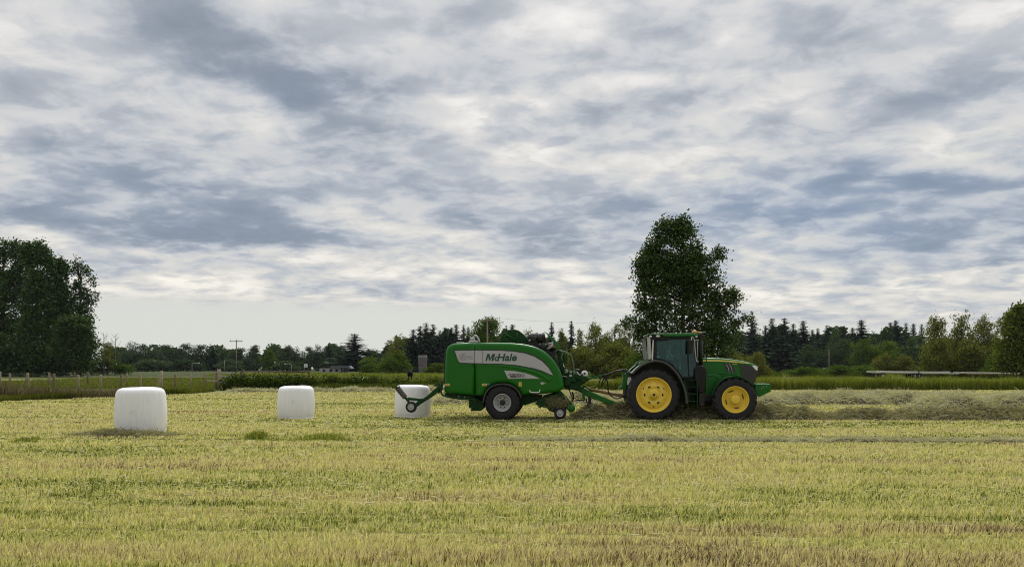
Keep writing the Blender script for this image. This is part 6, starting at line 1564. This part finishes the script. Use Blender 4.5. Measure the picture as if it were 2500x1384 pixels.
def road_sign():
    Y = 230; s = Y/FPX; root = empty('road_sign', (gx(746.5, Y), Y, 0)); tag(root, 'white board sign on posts before the distant trees', 'sign'); z0, z1 = gz(896.5, Y), gz(888, Y)
    q = MB(); q.prism([(-4.6*s, z0), (4.6*s, z0), (4.2*s, z1-.1), (2*s, z1), (-2*s, z1), (-4.2*s, z1-.1)], -.05, .05, .01); q.build('board', MATS['white_paint'], root)
    q = MB(); zc = (z0+z1)/2; q.prism([(-1.2*s, zc-.12), (-.2*s, zc+.25), (.6*s, zc+.05), (1.4*s, zc+.2), (1.2*s, zc-.15)], -.058, -.05); q.build('emblem', MATS['sign_blue'], root)
    for x in (-3*s, 3*s):
        q = MB(); q.tube([(x, .1, 0), (x, .1, z0+.2)], .06, 6); q.build('sign_post', MATS['post_dark'], root)
road_sign()
def van():
    Y = 430; s = Y/FPX; root = empty('parked_van', (gx(623, Y), Y, 0)); tag(root, 'small white van parked beyond the steel gate', 'van')
    q = MB(); q.prism([(-2.3, .4), (2.3, .4), (2.35, 1.0), (1.9, 1.15), (1.3, 1.95), (-2.2, 2.0), (-2.35, 1.0)], -.9, .9, .08); q.build('body', MATS['white_paint'], root)
    q = MB(); q.prism([(1.05, 1.2), (1.65, 1.2), (1.2, 1.8), (1.0, 1.8)], -.92, -.905); q.prism([(-.4, 1.2), (.8, 1.2), (.8, 1.8), (-.4, 1.8)], -.92, -.905); q.build('window', MATS['black_gloss'], root)
    for x in (-1.5, 1.5):
        for y in (-.8, .8):
            q = MB(); q.lathe([(.2, -.1), (.34, -.1), (.36, 0), (.34, .1), (.2, .1)], (x, y, .36), 16); q.build('wheel', MATS['tyre_rubber'], root)
van()
def marker_posts():
    for i, (px, lab) in enumerate(((861, 'left of two white marker posts in the far pasture'), (886, 'right of two white marker posts in the far pasture'))):
        Y = 92; q = MB(); q.tube([(0, 0, 0), (0, 0, gz(920, Y))], .07, 8); o = q.build('marker_post', MATS['white_paint']); o.location = (gx(px, Y), Y, 0); tag(o, lab, 'marker post', 'white marker posts')
marker_posts()
def wagon():
    Y = 104; s = Y/FPX; x0 = gx(2140, Y); org = Vector((gx(2240, Y), Y, 0)); root = empty('flat_wagon', org); tag(root, 'long white flat-bed wagon parked behind the tall grass', 'wagon')
    P = lambda px, py, y=0: Vector((gx(px, Y)-org.x, y, gz(py, Y)))
    a, b = P(2143, 905.5), P(2320, 907.2); L_ = b-a
    q = MB(); q.box((a+b)/2+Vector((0, 1.2, -.12)), (L_.length, 2.4, .24), (0, -math.atan2(L_.z, L_.x), 0), .02); q.build('deck', MATS['wagon_deck'], root)
    a, b = P(2150, 909.3), P(2345, 910.6); q = MB(); q.box((a+b)/2+Vector((0, 0.4, -.05)), ((b-a).length, .16, .20), (0, -math.atan2((b-a).z, (b-a).x), 0)); q.box((a+b)/2+Vector((0, 2.0, -.05)), ((b-a).length, .16, .20), (0, -math.atan2((b-a).z, (b-a).x), 0)); q.build('chassis_beam', MATS['pale_steel'], root)
    q = MB(); q.box(P(2136, 907.5, 1.2), (.10, 2.3, .26)); q.build('tail_board', MATS['pale_steel'], root)
    q = MB(); q.box(P(2322, 906.5, 1.2), (.12, 2.2, .25)); q.box(P(2243, 908, -.05), (.1, .1, .5)); q.build('bracket', MATS['dark_metal'], root)
    for px in (2157, 2237, 2244):
        for y in (.15, 2.2):
            p = P(px, 917, y); w_ = empty('wheel', p); w_.parent = root; rr = .42
            q = MB(); q.lathe([(.22, -.11), (rr-.03, -.12), (rr, -.06), (rr, .06), (rr-.03, .12), (.22, .11)], (0, 0, 0), 22); q.build('tyre', MATS['tyre_rubber'], w_)
            q = MB(); q.lathe([(.0005, -.06), (.1, -.07), (.14, -.03), (.225, -.05), (.225, .1)], (0, 0, 0), 18); q.build('rim', MATS['pale_steel'], w_)
    q = MB(); q.prism([(P(2228, 909).x, P(2228, 911).z), (P(2252, 909).x, P(2228, 911).z), (P(2250, 914).x, P(2250, 914).z), (P(2231, 914).x, P(2231, 914).z)], .1, .3); q.build('wheel_guard', MATS['dark_metal'], root)
wagon()
def rail_pipe():
    Y = 103; org = Vector((gx(2440, Y), Y, 0)); root = empty('irrigation_pipe', org); tag(root, 'long pale pipe on low supports running right from the wagon', 'pipe')
    P = lambda px, py: Vector((gx(px, Y)-org.x, 0, gz(py, Y)))
    q = MB(); q.tube([P(2328, 909.6), P(2420, 910.2), P(2560, 913.5)], .085, 8); q.build('pipe', MATS['wagon_deck'], root)
    q = MB(); q.tube([P(2360, 913.3), P(2560, 915.6)], .035, 6); q.build('lower_rail', MATS['shaft_tan'], root)
    for px in (2330, 2372, 2456, 2520):
        q = MB(); q.tube([P(px, 906.5 if px > 2400 else 908), Vector((P(px, 909).x, 0, 0))], .05, 6); q.build('support', MATS['dark_metal'], root)
rail_pipe()
def cow():
    Y = 100; k = 1.38/1.45; N = []; E = []
    def n(co, r, par=None):
        N.append(((co[0]*k, co[1]*k, co[2]*k), (r[0]*k, r[1]*k) if isinstance(r, tuple) else r*k)); i = len(N)-1
        if par is not None: E.append((par, i))
        return i
    # standing three-quarter away, head up
    rump = n((0, -.75, 1.12), (.36, .34)); b1 = n((0, -.3, 1.02), (.44, .42), rump); b2 = n((0, .25, 1.00), (.42, .42), b1); chest = n((0, .65, 1.08), (.33, .40), b2)
    nk = n((.10, .98, 1.34), (.18, .22), chest); hd = n((.22, 1.18, 1.50), (.14, .14), nk); mz = n((.42, 1.38, 1.38), (.09, .085), hd)
    for s_ in (-1, 1):
        n((.22+s_*.24, 1.14, 1.56), .04, hd)
        h0 = n((s_*.20, -.72, .90), .15, rump); st = n((s_*.20, -.58, .66), .10, h0); hk = n((s_*.19, -.80, .46), .065, st); ft = n((s_*.19, -.74, .10), .05, hk); n((s_*.19, -.70, .03), .055, ft)
        f0 = n((s_*.19, .60, .78), .12, chest); kn = n((s_*.18, .62, .44), .065, f0); ff = n((s_*.18, .60, .10), .048, kn); n((s_*.18, .63, .03), .055, ff)
    t0 = n((0, -1.03, 1.20), .035, rump); t1 = n((0, -1.10, .80), .025, t0); n((0, -1.08, .45), .04, t1)
    o = skin_person('cow', N, E, [MATS['cow_black']], Vector((gx(1001, Y), Y, 0)), R(8)); tag(o, 'black cow standing in the far pasture, seen from behind', 'cow')
cow()
def bird(px, py, Y, k, label):
    z = gz(py, Y); q = MB()
    q.ball((0, 0, 0), (.06*k, .20*k, .055*k), 10, 8); q.ball((0, .22*k, .02*k), .045*k, 8, 6)
    q.prism([(-.05*k, -.012*k), (.05*k, -.012*k), (.05*k, .0), (-.05*k, .0)], -.34*k, -.15*k)
    for s_, up in ((-1, .62), (1, .10)):
        w = [(.04*s_*k, 0.02*k), (.34*s_*k, .34*k*up), (.78*s_*k, .70*k*up+.02*k)]
        q.raw([(w[0][0], .12*k, w[0][1]), (w[1][0], .16*k, w[1][1]), (w[2][0], .0, w[2][1]), (w[1][0], -.06*k, w[1][1]), (w[0][0], -.10*k, w[0][1])] + [(w[0][0], .12*k, w[0][1]-.025*k), (w[1][0], .16*k, w[1][1]-.025*k), (w[2][0], .0, w[2][1]-.012*k), (w[1][0], -.06*k, w[1][1]-.025*k), (w[0][0], -.10*k, w[0][1]-.025*k)],
              [(0, 1, 3, 4), (1, 2, 3), (9, 8, 6, 5), (8, 7, 6), (0, 5, 6, 1), (1, 6, 7, 2), (2, 7, 8, 3), (3, 8, 9, 4), (4, 9, 5, 0)])
    o = q.build('bird', MATS['bird_dark']); o.location = (gx(px, Y), Y, z); tag(o, label, 'bird')
bird(786, 751, 120, .42, 'small dark bird flying in the clear sky left of centre'); bird(1896, 625, 160, .22, 'tiny far bird against the clouds right of the tall maple')
# ------------------------------------------------------------------ the air: far trees fade a little to blue-grey
def haze():
    m = bpy.data.materials.new('haze'); m.use_nodes = True; t = NT(m.node_tree); t.n.clear()
    o = t.new('ShaderNodeOutputMaterial'); v = t.new('ShaderNodeVolumePrincipled')
    v.inputs['Color'].default_value = (0.86, 0.93, 1.0, 1); v.inputs['Density'].default_value = 0.00006; v.inputs['Anisotropy'].default_value = 0.0
    t.l.new(v.outputs[0], o.inputs['Volume'])
    x0, x1, y0, y1, z0, z1 = -420, 420, -70, 720, -1.0, 48
    q = MB().box(((x0+x1)/2, (y0+y1)/2, (z0+z1)/2), (x1-x0, y1-y0, z1-z0))
    o2 = q.build('haze', m); tag(o2, kind='stuff')
haze()
